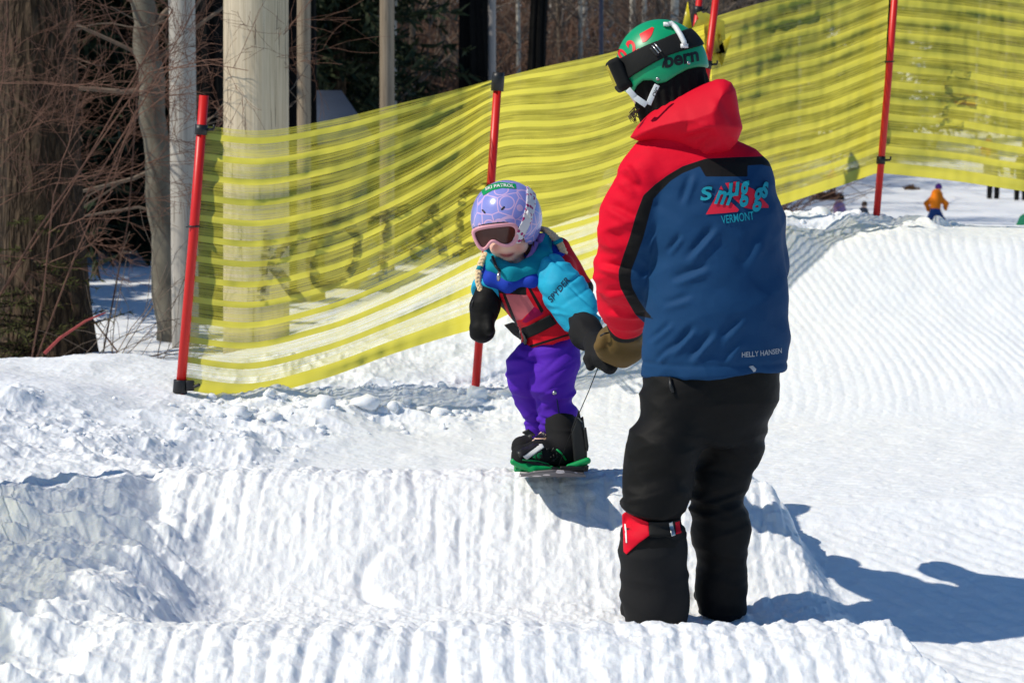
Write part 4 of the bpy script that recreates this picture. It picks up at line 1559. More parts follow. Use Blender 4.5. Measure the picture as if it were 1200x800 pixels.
def f_jacket(p):
    t = loft(p, TOR)
    t = smin(t, cap(p, A(768, 203, .01), A(866, 203, .04), .078, .074), .05)
    l = chain(p, ARM_L, .05)
    dl = (CUFF_L - ARM_L[-2][0]); dl = dl / np.linalg.norm(dl)
    l = smax(l, (p - CUFF_L) @ dl - .006, .006)
    r = chain(p, ARM_R, .05)
    dr = (CUFF_R - ARM_R[-2][0]); dr = dr / np.linalg.norm(dr)
    r = smax(r, (p - CUFF_R) @ dr - .006, .006)
    d = smin(t, l, .018); d = smin(d, r, .02)
    hem = zA(437.5) + .010 * (p[:, 0] - xA(837)) / .2
    return smax(d, hem - p[:, 2], .008)


def to_px(V):
    return 600 + V[:, 0] * SA, inv(V[:, 0], V[:, 2], AY)[1]


lo, hi = bounds([A(690, 140), A(945, 450), A(800, 300, .55), A(800, 300, -.22)], .03)
V, Q, N = nets(f_jacket, lo, hi, .0062)
q = rot_axis(V, math.radians(28))
px, py = to_px(V)
arm = np.clip(-(chain(V, ARM_L, .05)) / .01 + 1.2, 0, 1) * (px < 790)
g1 = ridge(q, (4.0, 3.0, 12.0), 201) * .013 + ridge(rot_axis(V, math.radians(50)), (6, 5, 24), 205) * .0045
g2 = ridge(rot_axis(V, math.radians(-38)), (5, 4, 17), 211) * .009
w1 = sst(270, 420, py) * .7 + .35
elb = np.exp(-((py - 325) / 60) ** 2) * arm
disp = (g1 * w1 + g2 * .5) * (1 - arm) + arm * (ridge(rot_axis(V, math.radians(-15)), (5, 5, 20), 221) * (.006 + .010 * elb) + ridge(rot_axis(V, math.radians(35)), (7, 7, 30), 225) * .004)
disp = disp + .010 * n3(V * 5.0, 231) * (1 - .5 * arm)
disp = disp - .015 * pinch(rot_axis(V, math.radians(38)), (3.2, 3, 8.5), 261, .24) * (1 - arm) * (.45 + .55 * sst(250, 330, py)) - .013 * pinch(rot_axis(V, math.radians(-25)), (5, 5, 13), 271, .22) * arm
# drawn-in hem band and the seam above it
disp = disp - .006 * np.exp(-((py - 424) / 2.5) ** 2) * (1 - arm)
# centre-back and yoke seams
def folds_j(px, py, lst):
    o = np.zeros(px.shape)
    for x0, y0, x1, y1, amp, w in lst:
        L = math.hypot(x1 - x0, y1 - y0); dx, dy = (x1 - x0) / L, (y1 - y0) / L
        u = ((px - x0) * dx + (py - y0) * dy) / L; t = ((px - x0) * -dy + (py - y0) * dx) / w
        o += amp * 1.65 * t * np.exp(-t * t) * np.exp(-((u - .5) / .42) ** 4)
    return o


pxv, pyv = inv(V[:, 0], V[:, 2], V[:, 1])
JF = [(786, 416, 815, 384, .014, 5), (808, 424, 838, 390, .014, 5.5), (764, 402, 788, 379, .012, 4.5), (770, 425, 792, 404, .009, 4), (806, 306, 840, 266, .015, 6), (786, 331, 832, 313, .013, 6),
      (782, 298, 800, 276, .010, 4), (846, 400, 872, 372, .009, 6), (872, 318, 896, 262, .008, 8), (800, 240, 812, 205, .010, 5), (776, 360, 812, 348, .008, 5), (850, 425, 868, 400, .008, 5)]
AF = [(708, 240, 752, 262, .011, 6), (704, 268, 738, 300, .012, 6), (702, 310, 740, 318, .014, 5), (706, 345, 748, 338, .012, 5), (712, 365, 752, 366, .012, 4.5), (722, 205, 748, 228, .010, 6), (755, 290, 778, 262, .010, 5), (752, 325, 770, 308, .010, 4), (735, 190, 752, 214, .008, 5)]
disp = disp * .55 + folds_j(pxv, pyv, JF) * (1 - arm) * (V[:, 1] < AY + .03) + folds_j(pxv, pyv, AF) * np.clip(arm, 0, 1)
V = V + N * disp[:, None]
px, py = inv(V[:, 0], V[:, 2], V[:, 1])
U = [(905, 183), (870, 184), (827, 186), (800, 195), (783, 205), (768, 216), (754, 229), (745, 253), (738, 278), (731, 298), (725, 317), (725, 327), (727, 337), (735, 352), (745, 369), (757, 380)]
Lr = [(905, 196), (893, 193), (876, 194), (876, 207), (827, 207), (820, 195), (800, 203), (786, 212), (774, 224), (766, 233), (760, 255), (754, 278), (747, 298), (740, 316), (739, 327), (741, 337), (749, 352), (757, 364), (766, 374)]
red = sdp(px, py, U + [(756, 420), (680, 420), (680, 60), (905, 60)]) / SA
red = np.where((arm < .15) & (py > 250), np.maximum(red, .02), red)
blk = sdp(px, py, U[:-1] + Lr[::-1]) / SA
dl = (CUFF_L - ARM_L[-2][0]); dl = dl / np.linalg.norm(dl)
cuff = -((V - CUFF_L) @ dl + .030)
cuff = np.where(arm > .2, cuff, 1)
blk = np.minimum(blk, np.where((cuff < .02) & (arm > .2), cuff, 1.0))
jacket = mk('jacket', V, Q, M['jacket'], adult, attrs={'red': red, 'black': blk})
jb = bvh_of(jacket)


# hood lying on the shoulders
HOOD = [(739, 161), (747, 148), (760, 134), (778, 119), (797, 108), (827, 98), (840, 93), (848, 93), (856, 97), (861, 106), (863, 117), (865, 131),
        (869, 150), (863, 166), (853, 177), (841, 182), (823, 184), (809, 181), (791, 172), (768, 166), (747, 165)]
HOOD3 = np.array([A(a, b, -.03) for a, b in HOOD])[:, [0, 2]]


def f_hood(p):
    d2 = sdp(p[:, 0], p[:, 2], HOOD3)
    yc = AY - .01 - .25 * np.maximum(p[:, 0] - xA(800), 0) + .12 * np.maximum(xA(790) - p[:, 0], 0)
    t = .44 * np.sqrt(np.clip(-d2, 0, .085))
    d = np.abs(p[:, 1] - yc) - t
    return np.where(d2 < 0, np.maximum(d * .55, d2), np.hypot(d2, np.maximum(d, 0)))


lo, hi = bounds([A(728, 80), A(880, 195), A(800, 150, .17), A(800, 150, -.22)], .02)
V, Q, N = nets(f_hood, lo, hi, .0055)
px, py = inv(V[:, 0], V[:, 2], V[:, 1])


def folds(px, py, lst):
    """single long folds: each rises on one side and dips on the other"""
    o = np.zeros(px.shape)
    for x0, y0, x1, y1, amp, w in lst:
        L = math.hypot(x1 - x0, y1 - y0); dx, dy = (x1 - x0) / L, (y1 - y0) / L
        u = ((px - x0) * dx + (py - y0) * dy) / L; t = ((px - x0) * -dy + (py - y0) * dx) / w
        o += amp * 1.65 * t * np.exp(-t * t) * np.exp(-((u - .5) / .42) ** 4)
    return o


HF = [(800, 160, 836, 150, -.010, 6), (818, 178, 842, 162, .012, 6), (838, 112, 858, 150, .006, 8)]
front = V[:, 1] < AY + .02
fold = folds(px, py, HF) * front + .0035 * n3(V * 9, 242)
V = V + N * fold[:, None]
mk('hood', V, Q, M['red_cloth'], jacket)


# embroidered crest and hem print
def poly_lay(name, poly, mat, off, parent=jacket, bv=jb, Yr=AY, ml=4):
    poly = np.array(poly, float); c = poly.mean(0)
    V2 = (poly - c) * np.array([1, -1])
    return lay(name, V2, [list(range(len(poly)))], c, 0, Yr, bv, mat, parent, off, ml)


def merge_lay(name, items, mat, off, parent, bv, Yr, ml=4):
    """several texts/polygons as one embroidered mark: items = (V2, Fs, centre, ang)"""
    Vs, Fs, n = [], [], 0
    for V2, F_, c, a in items:
        ca, sa = math.cos(a), math.sin(a)
        X = c[0] + V2[:, 0] * ca - V2[:, 1] * sa; Y_ = c[1] - (V2[:, 0] * sa + V2[:, 1] * ca)
        Vs.append(np.stack([X, -Y_], 1)); Fs += [[i + n for i in f] for f in F_]; n += len(V2)
    return lay(name, np.concatenate(Vs), Fs, (0, 0), 0, Yr, bv, mat, parent, off, ml)


def pol(poly):
    poly = np.array(poly, float); c = poly.mean(0)
    return (poly - c) * np.array([1, -1]), [list(range(len(poly)))], c, 0


def qz(X, Y_): return (790 + X / 7.27, 180 + Y_ / 7.27)


merge_lay('crest_mountains', [pol([qz(235, 508), qz(262, 460), qz(365, 270), qz(420, 380), qz(512, 470), qz(500, 488)]),
                              pol([qz(400, 250), qz(500, 235), qz(640, 300), qz(775, 440), qz(770, 460), qz(720, 455), qz(640, 470), qz(560, 455), qz(470, 380)])],
          M['red_thread'], .0022, jacket, jb, AY)
letters = []
shadow = []
for ch, cx, cy, w, h, an in (('S', 243, 335, 95, 120, 6), ('m', 385, 372, 135, 125, -8), ('u', 468, 305, 95, 120, 8), ('g', 558, 345, 82, 220, 10), ('g', 672, 392, 85, 210, 6), ('s', 742, 312, 58, 145, 4)):
    V2, Fs = text2d(ch, w / 7.27, h / 7.27, .25, .03)
    c = qz(cx, cy)
    V2 = V2 * .93
    letters.append((V2, Fs, c, math.radians(an)))
    shadow.append((V2 * 1.04, Fs, (c[0] + .9, c[1] - 1.0), math.radians(an)))
merge_lay('crest_letter_shadow', shadow, M['dark_thread'], .0036, jacket, jb, AY)
merge_lay('crest_lettering', letters, M['teal_thread'], .0050, jacket, jb, AY)
V2, Fs = text2d('VERMONT', 38, 9.5, 0, .012)
merge_lay('crest_small_lettering', [(V2, Fs, qz(500, 535), math.radians(7))], M['teal_thread'], .003, jacket, jb, AY, 3)
V2, Fs = text2d('HELLY HANSEN', 49, 6.2, 0, .008)
merge_lay('hem_lettering', [(V2, Fs, (888, 409.5), math.radians(2.5))], M['grey_print'], .003, jacket, jb, AY, 3)
merge_lay('hem_emblem', [pol([(872, 425), (877, 424), (881, 428), (879, 433), (876, 429)])], M['grey_print'], .003, jacket, jb, AY, 3)

# trousers
def f_trs(p):
    d = loft(p, [(zA(520), xA(826), AY + .06, .130, .11), (zA(470), xA(836), AY + .04, xA(911) - xA(836), .145), (zA(430), xA(836), AY + .04, xA(914) - xA(836), .145)])
    l = chain(p, [(A(796, 462, .0), .098), (A(776, 530, -.03), .098), (A(766, 585, -.05), .084), (A(765, 635, -.03), .078), (A(769, 700, -.02), .080), (A(771, 737, -.02), .074)], .05)
    r = chain(p, [(A(866, 462, .09), .096), (A(853, 515, .12), .092), (A(841, 570, .12), .075), (A(844, 620, .12), .080), (A(846, 690, .12), .077), (A(846, 740, .12), .073)], .05)
    d = smin(smin(d, l, .07), r, .07) if False else smin(d, smin(l, r, .006), .05)
    return smax(d, .012 - p[:, 2], .004)


lo, hi = bounds([A(718, 425), A(925, 745), A(800, 600, .36), A(800, 600, -.22)], .02)
V, Q, N = nets(f_trs, lo, hi, .0062)
px, py = to_px(V)
kn = np.exp(-((py - 590) / 45) ** 2) + .55 * np.exp(-((py - 560) / 40) ** 2) * (px > 808)
rg = ridge(rot_axis(V, .22), (5, 5, 19), 301, .6) + .6 * ridge(rot_axis(V, -.3), (7, 7, 32), 303, .6)
disp = rg * (.002 + .0055 * np.clip(kn, 0, 1)) - .007 * sst(500, 560, py) + ridge(rot_axis(V, math.radians(30)), (4, 4, 11), 311) * .006 + .007 * n3(V * 6, 321) - .011 * pinch(rot_axis(V, .5), (3.5, 3.5, 9), 325, .22)
disp = disp + .014 * np.exp(-((py - 606) / 7) ** 2) * (px < 806) * -1
disp = disp + .010 * sst(612, 622, py) * (px < 806)
V = V + N * disp[:, None]
V[:, 2] = np.maximum(V[:, 2], .006)
trs = mk('trousers', V, Q, M['blackcloth'], adult)
tb = bvh_of(trs)
g_poly = [(728, 618), (736, 612), (757, 604), (800, 618), (806, 650), (806, 690), (803, 727), (740, 727), (729, 690)]
# gaiter panel over the lower left leg
def f_gait(p):
    l = chain(p, [(A(766, 612, -.045), .089), (A(766, 650, -.03), .093), (A(769, 700, -.02), .092), (A(771, 726, -.02), .084)], .05)
    return smax(smax(l, zA(728) - p[:, 2], .006), p[:, 2] - zA(614) - .25 * np.maximum(p[:, 0] - xA(770), 0) * 0, .01)
lo, hi = bounds([A(725, 600), A(815, 735), A(766, 650, .13), A(766, 650, -.18)], .02)
V, Q, N = nets(f_gait, lo, hi, .0062)
V = V + N * (.004 * ridge(V, (4, 4, 15), 331) + .004 * n3(V * 9, 332))[:, None]
gait = mk('gaiter', V, Q, M['gaiter'], adult)
gb = bvh_of(gait)


def slab(name, poly, mat, parent, ysurf, t, h=.003, Yr=AY, pad=.02, rnd=.0, front=None):
    """a padded flat piece: polygon in measured pixels, lying on the surface y = ysurf(x, z)"""
    sc = F / Yr
    poly = np.array(poly, float)
    P3 = np.array([P(a, b, Yr) for a, b in poly])
    pp = P3[:, [0, 2]]
    def f(p):
        d2 = sdp(p[:, 0], p[:, 2], pp) - rnd
        ys = ysurf(p[:, 0], p[:, 2])
        return smax(d2, np.abs(p[:, 1] - ys) - t, min(t, .004))
    g = np.stack(np.meshgrid(np.linspace(pp[:, 0].min(), pp[:, 0].max(), 12), np.linspace(pp[:, 1].min(), pp[:, 1].max(), 12)), -1).reshape(-1, 2)
    ys = ysurf(g[:, 0], g[:, 1])
    lo = np.array([pp[:, 0].min() - pad, ys.min() - t - pad, pp[:, 1].min() - pad]); hi = np.array([pp[:, 0].max() + pad, ys.max() + t + pad, pp[:, 1].max() + pad])
    V, Q, N = nets(f, lo, hi, h)
    return mk(name, V, Q, mat, parent)


def ysurf_bvh(bv, Yr, off, also=()):
    """smooth sampled depth of the surface nearest the camera"""
    def f(x, z):
        out = np.full(x.shape, np.nan)
        xs = np.arange(x.min() - .012, x.max() + .012, .006); zs = np.arange(z.min() - .012, z.max() + .012, .006)
        G = np.full((len(xs), len(zs)), np.nan)
        for i, a in enumerate(xs):
            for j, b in enumerate(zs):
                for v_ in (bv,) + tuple(also):
                    h = v_.ray_cast(Vector((a, Yr - 1.2, b)), Vector((0, 1, 0)))
                    if h[0] is not None: G[i, j] = min(h[0].y, G[i, j]) if G[i, j] == G[i, j] else h[0].y
        if np.isnan(G).all(): G[:] = Yr
        m = np.nanmax(G); G = np.where(np.isnan(G), m, G)
        for _ in range(2):
            Gp = np.pad(G, 1, mode='edge')
            G = (Gp[1:-1, 1:-1] * 2 + Gp[:-2, 1:-1] + Gp[2:, 1:-1] + Gp[1:-1, :-2] + Gp[1:-1, 2:]) / 6
        fa = np.clip((x - xs[0]) / .006, 0, len(xs) - 1.001); fb = np.clip((z - zs[0]) / .006, 0, len(zs) - 1.001)
        i = fa.astype(int); j = fb.astype(int); fa -= i; fb -= j
        return (G[i, j] * (1 - fa) + G[i + 1, j] * fa) * (1 - fb) + (G[i, j + 1] * (1 - fa) + G[i + 1, j + 1] * fa) * fb - off
    return cache(f)


def cache(f):
    st = {}
    def g(x, z):
        # the sampling grid is made once over the first (largest) request
        if 'lo' not in st or x.min() < st['lo'][0] - 1e-6 or x.max() > st['hi'][0] + 1e-6 or z.min() < st['lo'][1] - 1e-6 or z.max() > st['hi'][1] + 1e-6:
            st['lo'] = (x.min() - .05, z.min() - .05); st['hi'] = (x.max() + .05, z.max() + .05)
            gx = np.arange(st['lo'][0], st['hi'][0], .004); gzz = np.arange(st['lo'][1], st['hi'][1], .004)
            XX, ZZ = np.meshgrid(gx, gzz, indexing='ij')
            st['G'] = f(XX.ravel(), ZZ.ravel()).reshape(XX.shape); st['n'] = XX.shape
        G = st['G']; n = st['n']
        fa = np.clip((x - st['lo'][0]) / .004, 0, n[0] - 1.001); fb = np.clip((z - st['lo'][1]) / .004, 0, n[1] - 1.001)
        i = fa.astype(int); j = fb.astype(int); fa = fa - i; fb = fb - j
        return (G[i, j] * (1 - fa) + G[i + 1, j] * fa) * (1 - fb) + (G[i, j + 1] * (1 - fa) + G[i + 1, j + 1] * fa) * fb
    return g


ys_g = ysurf_bvh(gb, AY, .004, (tb,))
kp = slab('knee_patch', [(728, 600), (733, 594), (757, 603), (758, 617), (746, 626), (732, 642), (729, 640)], M['red_cloth'], gait, ys_g, .006)
slab('knee_strap', [(757, 602), (795, 603), (796, 617), (757, 617)], M['elastic'], gait, ys_g, .008)
slab('buckle', [(780, 604), (785, 603), (788, 618), (783, 619)], M['metal'], gait, ys_g, .012, .002)
slab('strap_end', [(788, 604), (795, 605), (796, 617), (788, 617)], M['red_cloth'], gait, ys_g, .0095)
lay('patch_print', np.array([[-1, 9], [1, 9], [1.6, -9], [.2, -9]]), [[0, 1, 2, 3]], (731.5, 619), 0, AY, bvh_of(kp), M['white_plastic'], gait, .002, 4)
# fly of the rear pocket and the toggle under the hem
tgl = MB(); ysT = ysurf_bvh(tb, AY, .004)
tg = [A(782, 438), A(783, 447), A(785, 455)]
tgl.tube([np.array([q[0], float(ysT(np.array([q[0]]), np.array([q[2]]))[0]) - .004, q[2]]) for q in tg], [.004, .006, .005], 8)
tgl.build('toggle', M['black_plastic'], trs)

# boots
def f_boot(c, tdir):
    heel = c + np.array([0, .0, .03]); toe = c + np.array([tdir[0] * .5, tdir[1], .03])
    def f(p):
        d = cap(p, heel, toe, .055, .048)
        d = smin(d, cap(p, c + np.array([0, 0, .05]), c + np.array([0, 0, .16]), .06, .062), .03)
        return smax(d, -.012 - (p[:, 2] - 0), .006)
    V, Q, N = nets(f, *bounds([heel, toe, c + np.array([0, 0, .2])], .08), .007)
    return V, Q
for c, td in ((A(772, 728, -.02), (-.12, .14)), (A(848, 728, .12), (-.06, .17))):
    c = np.array(c); c[2] = 0
    V, Q = f_boot(c, td)
    mk('boot', V, Q, M['gaiter'], adult)

# ---------------- head gear
HC = A(776, 80, .05)
HR = np.array([.134, .118, .142])
TL = math.radians(-24)          # nose-down tilt (towards the left of the picture)
HRm = np.array([[math.cos(TL), 0, math.sin(TL)], [0, 1, 0], [-math.sin(TL), 0, math.cos(TL)]])
RIM = [(690, 96), (722, 100), (735, 108), (741, 110), (745, 101), (752, 95), (762, 95), (768, 99), (778, 97), (790, 89), (803, 82), (816, 79), (840, 79)]


def f_shell_out(p, off=0.0):
    q = p - HC
    q = q @ HRm
    d = ell(q, (0, 0, 0), HR + off)
    return d


def f_helmet(p):
    d = np.abs(f_shell_out(p, -.006)) - .007
    px, py = to_px(p)
    rim = np.interp(px, [a for a, b in RIM], [b for a, b in RIM])
    return smax(d, (py - rim) / SA, .006)


lo, hi = bounds([HC - .17, HC + .17], .01)
V, Q, N = nets(f_helmet, lo, hi, .0045)
helmet = mk('helmet', V, Q, M['green_shell'], adult)
hb = bvh_of(helmet)


def f_liner(p):
    d = f_shell_out(p, -.012)
    d = smin(d, cap(p, A(790, 110, .05), A(800, 160, .05), .105, .10), .03)
    d = smin(d, cap(p, A(761, 112, .05), A(764, 128, .07), .052, .042), .03)
    # face opening in front
    return smax(d, -ell(p, A(716, 112, .05), (.075, .075, .06)), .01)


lo, hi = bounds([HC - .16, HC + .16, A(800, 175, .05)], .08)
V, Q, N = nets(f_liner, lo, hi, .006)
V = V + N * (.003 * np.sin(V[:, 0] * 260 + V[:, 2] * 40) * (to_px(V)[1] > 85))[:, None]
mk('helmet_liner', V, Q, M['rib_knit'], adult)


# goggle strap round the shell
s0, s1 = np.array(A(716, 90)), np.array(A(822, 40))
sd_ = s1 - s0; sd_[1] = 0; sd_ /= np.linalg.norm(sd_)
sn_ = np.array([-sd_[2], 0, sd_[0]])
def f_strap(p):
    d = np.abs(f_shell_out(p, .004)) - .0035
    q = p - s0
    along = q @ sd_
    hw = np.interp(along, [0, .06, .17, .27], [.036, .031, .026, .030])
    return smax(d, np.abs(q @ sn_ + .010 * np.sin(np.clip(along / .27, 0, 1) * np.pi) * -1) - hw, .003)


V, Q, N = nets(f_strap, *bounds([HC - .165, HC + .165], .012), .0042)
strap = mk('goggle_strap', V, Q, M['elastic'], adult)
sb = bvh_of(strap)
slab('strap_adjuster', [(752, 50), (755, 48), (771, 66), (768, 69)], M['black_plastic'], strap, ysurf_bvh(sb, AY, .004), .004, .002)
k = MB()
for (a, b) in (((757, 48), (770, 64)), ((760, 45.5), (772.5, 62))):
    pts = []
    for t in np.linspace(0, 1, 5):
        q = A(a[0] + (b[0] - a[0]) * t, a[1] + (b[1] - a[1]) * t)
        h = sb.ray_cast(Vector((q[0], AY - 1, q[2])), Vector((0, 1, 0)))
        pts.append(np.array([q[0], (h[0].y if h[0] is not None else AY) - .009, q[2]]))
    k.tube(pts, .0022, 6)
k.build('strap_buckle', M['metal'], strap)

# goggles at the brow
def f_gog(p):
    R = HRm
    c = A(724, 87, .05)
    d = rbox(p, c, (.020, .088, .046), .012, R)
    d = smax(d, -f_shell_out(p, .002), .004)
    d = smin(d, rbox(p, A(732, 102, .05), (.020, .080, .010), .007, R), .010)
    return d
V, Q, N = nets(f_gog, *bounds([A(700, 60), A(750, 115), A(720, 90, .17), A(720, 90, -.08)], .03), .0045)
gog = mk('goggles', V, Q, M['elastic'], adult)
def f_lens(p):
    return rbox(p, A(719.5, 88, .05), (.009, .078, .038), .006, HRm)
V, Q, N = nets(f_lens, *bounds([A(700, 60), A(745, 115), A(720, 90, .17), A(720, 90, -.08)], .03), .0045)
mk('lens', V, Q, M['lens'], gog)

# white retention clip at the back
ysH = ysurf_bvh(hb, AY, .006)
pts = []
for a, b in ((780, 30), (786, 28), (791, 33), (796, 42), (800, 51), (801, 54)):
    q = A(a, b); h = hb.ray_cast(Vector((q[0], AY - 1, q[2])), Vector((0, 1, 0)))
    y = h[0].y if h[0] is not None else AY
    pts.append(np.array([q[0], y - .016, q[2]]))
k = MB(); k.tube(pts, [.006, .008, .008, .008, .008, .006], 8)
k.box(pts[-1] + np.array([-.002, .004, -.003]), (.022, .012, .012)); k.box(pts[0] + np.array([0, .004, .002]), (.016, .012, .012))
k.build('strap_clip', M['white_plastic'], helmet)
# rivets
k = MB()
for a, b in ((769, 93.5), (805, 75), (732.5, 99)):
    q = A(a, b); h = hb.ray_cast(Vector((q[0], AY - 1, q[2])), Vector((0, 1, 0)))
    if h[0] is None: continue
    c = np.array(h[0]); n = np.array(h[1]); n = n if n[1] < 0 else -n
    k.tube([c - n * .001, c + n * .003, c + n * .004], [.0055, .005, .002], 10)
k.build('rivet', M['metal'], helmet)
# helmet lettering
V2, Fs = text2d('bern', 42, 17, .12, .035)
lay('side_lettering', V2, Fs, (797, 68.5), math.radians(13), AY, hb, M['black_print'], helmet, .0012, 3)
lay('side_mark', np.array([[-3.5, -6.5], [-1.2, -7], [4, 6.5], [2, 6], [-2, 0]]), [[0, 1, 2, 3, 4]], (777, 74), 0, AY, hb, M['black_print'], helmet, .0012, 3)
items = []
for ch, cx, cy, w, h, an in (('0', 730, 65, 8.5, 17, 38), ('2', 741, 56, 10, 18, 34)):
    V2, Fs = text2d(ch, w, h, .1, .04); items.append((V2, Fs, (cx, cy), math.radians(an)))
items.append(pol([(749, 41), (764, 32.5), (766, 34), (763, 42), (761, 45), (756, 50), (752, 51)]))
merge_lay('crown_numerals', items, M['red_print'], .0012, helmet, hb, AY, 3)
# chin straps
k = MB()
def face_pts(lst, dy): return [A(a, b, dy) for a, b in lst]
V_ = []
def ribbon(name, line, w, mat, parent, dy, t=.0025):
    m = MB(); pts = [A(a, b, dy) for a, b in line]
    for p0, p1 in zip(pts[:-1], pts[1:]):
        d = p1 - p0; L = np.linalg.norm(d); d /= L
        n = np.array([-d[2], 0, d[0]])
        R = np.stack([d, np.array([0, 1., 0]), n], 1)
        m.box((p0 + p1) / 2, (L * 1.08, t * 2, w), R)
    return bevel(m.build(name, mat, parent), .001)
ribbon('chin_strap', [(736, 105), (744, 114), (757, 123)], .017, M['white_plastic'], adult, -.085)
ribbon('chin_strap', [(770, 100), (766, 108), (760, 122)], .016, M['white_plastic'], adult, -.082)
lay('strap_lettering', *text2d('OIC', 11, 5, 0, .02), (766.5, 109), math.radians(62), AY, bvh_of([o for o in adult.children if o.name.startswith('chin_strap')][1]), M['black_print'], adult, .0015, 3)
k = MB()
r = random.Random(8)
for i in range(14):
    a = A(746 + r.uniform(-3, 4), 128 + r.uniform(-4, 4), -.03)
    k.tube([a, a + np.array([-.012 + r.uniform(-.01, .01), -.01, -.015]), a + np.array([-.005 + r.uniform(-.012, .012), -.012, -.032])], [.0018, .0015, .0008], 4)
k.build('hair', M['dark_hair'], adult)

# brown mitten closed over the child's hand
def f_mit(p):
    d = ell(p, A(724, 404, .435), (.066, .055, .056))
    d = smin(d, ell(p, A(716, 403, .46), (.044, .055, .053)), .03)
    d = smin(d, cap(p, A(733, 396, .42), A(735, 386, .38), .053, .055), .03)
    d = smin(d, cap(p, A(709, 394, .40), A(704, 405, .40), .018, .021), .012)      # thumb along the side
    d = smin(d, cap(p, A(742, 410, .44), A(730, 418, .46), .032, .032), .03)
    return d
V, Q, N = nets(f_mit, *bounds([A(690, 370, .3), A(765, 435, .56)], .04), .0045)
px, py = to_px(V)
V = V + N * (.0035 * ridge(rot_axis(V, .6), (8, 8, 22), 401) - .0045 * np.exp(-((py - 391 - .12 * (px - 725)) / 2.2) ** 2))[:, None]
mit = mk('mitten', V, Q, M['brown_leather'], adult)
def f_pk(p):
    d = cap(p, A(742, 392, .45), A(752, 403, .49), .046, .038)
    d = smin(d, ell(p, A(740, 382, .44), (.057, .05, .029)), .02)
    return d
V, Q, N = nets(f_pk, *bounds([A(720, 370, .33), A(775, 425, .58)], .04), .0055)
mk('mitten_lining', V, Q, M['gaiter'], mit)
k = MB(); c = A(708, 392, .37); k.tube([c + np.array([-.012, 0, -.004]), c + np.array([.0, -.006, .004]), c + np.array([.014, 0, .006])], .003, 6); k.build('mitten_loop', M['black_plastic'], mit)
# the other mitten, in front of the body
def f_mit2(p):
    c = R_WR + np.array([-.05, .07, -.01])
    d = ell(p, c, (.055, .065, .045)); d = smin(d, cap(p, R_WR, c, .05, .05), .03)
    return smin(d, cap(p, c + np.array([-.02, -.01, .03]), c + np.array([-.05, .04, .045]), .018, .016), .012)
V, Q, N = nets(f_mit2, *bounds([R_WR, R_WR + np.array([-.06, .1, 0])], .11), .006)
mk('mitten', V, Q, M['brown_leather'], adult)
# ---------------------------------------------------------------- the child on the snowboard
CY = 7.4
SCc = F / CY


def C(px, py, d=0.0): return P(px, py, CY + d)


def c_px(V):
    return 600 + V[:, 0] * SCc, inv(V[:, 0], V[:, 2], CY)[1]


def zC(r): return C(600, r)[2]


def xC(p): return (p - 600) / SCc


child = thing('person', 'small child in purple flowered helmet, pink goggles and purple trousers riding the snowboard', 'person', C(650, 552, -.05))

FACE = C(596, 276, -.035)
SHL, ELL, WRL, HAL = C(655, 322, .0), C(674, 356, -.06), C(690, 386, -.20), C(706, 412, -.38)
SHR, ELR, WRR, HAR = C(578, 330, .0), C(569, 348, -.03), C(567, 366, -.07), C(565, 385, -.08)
HPL, KNl, ANl = C(652, 410, .06), C(650, 452, -.04), C(655, 500, .02)
HPR, KNr, ANr = C(628, 410, .04), C(613, 446, .0), C(635, 484, .10)


def f_cbody(p):
    d = cap(p, C(616, 337, .02), C(646, 395, .04), .070, .066)
    d = smin(d, cap(p, C(610, 330, .0), C(600, 300, -.01), .040, .038), .02)
    # head: skull, cheeks, jaw, chin
    h = ell(p, C(596, 262, .0), (.072, .090, .085))
    h = smin(h, ell(p, C(595, 284, -.022), (.060, .066, .062)), .03)
    h = smin(h, ell(p, C(584, 290, -.050), (.026, .026, .024)), .018)
    h = smin(h, ell(p, C(609, 288, -.050), (.027, .027, .025)), .018)
    h = smin(h, ell(p, C(596, 302, -.050), (.021, .020, .016)), .018)
    h = smin(h, ell(p, C(588.5, 286.5, -.069), (.0090, .010, .0075)), .014)      # nose tip
    h = smin(h, cap(p, C(588, 278, -.070), C(588, 286, -.073), .007, .007), .014)
    h = smin(h, ell(p, C(594, 296.6, -.074), (.021, .010, .0040)), .004)      # upper lip
    h = smin(h, ell(p, C(594.5, 299.3, -.073), (.016, .010, .0045)), .004)      # lower lip
    h = smin(h, ell(p, C(583, 270, -.070), (.013, .013, .012)), .006)           # eyes under the lens
    h = smin(h, ell(p, C(603, 270, -.070), (.013, .013, .012)), .006)
    h = smin(h, ell(p, C(620, 272, .02), (.010, .022, .026)), .008)
    d = smin(d, h, .015)
    d = smin(d, chain(p, [(SHL, .036), (ELL, .030), (WRL, .024), (HAL, .025)]), .02)
    d = smin(d, chain(p, [(SHR, .036), (ELR, .030), (WRR, .024), (HAR, .025)]), .02)
    d = smin(d, chain(p, [(HPL, .055), (KNl, .040), (ANl, .032), (ANl + np.array([-.08, -.05, -.06]), .022)]), .03)
    d = smin(d, chain(p, [(HPR, .055), (KNr, .040), (ANr, .032), (ANr + np.array([.0, .01, -.005]), .022)]), .03)
    return d


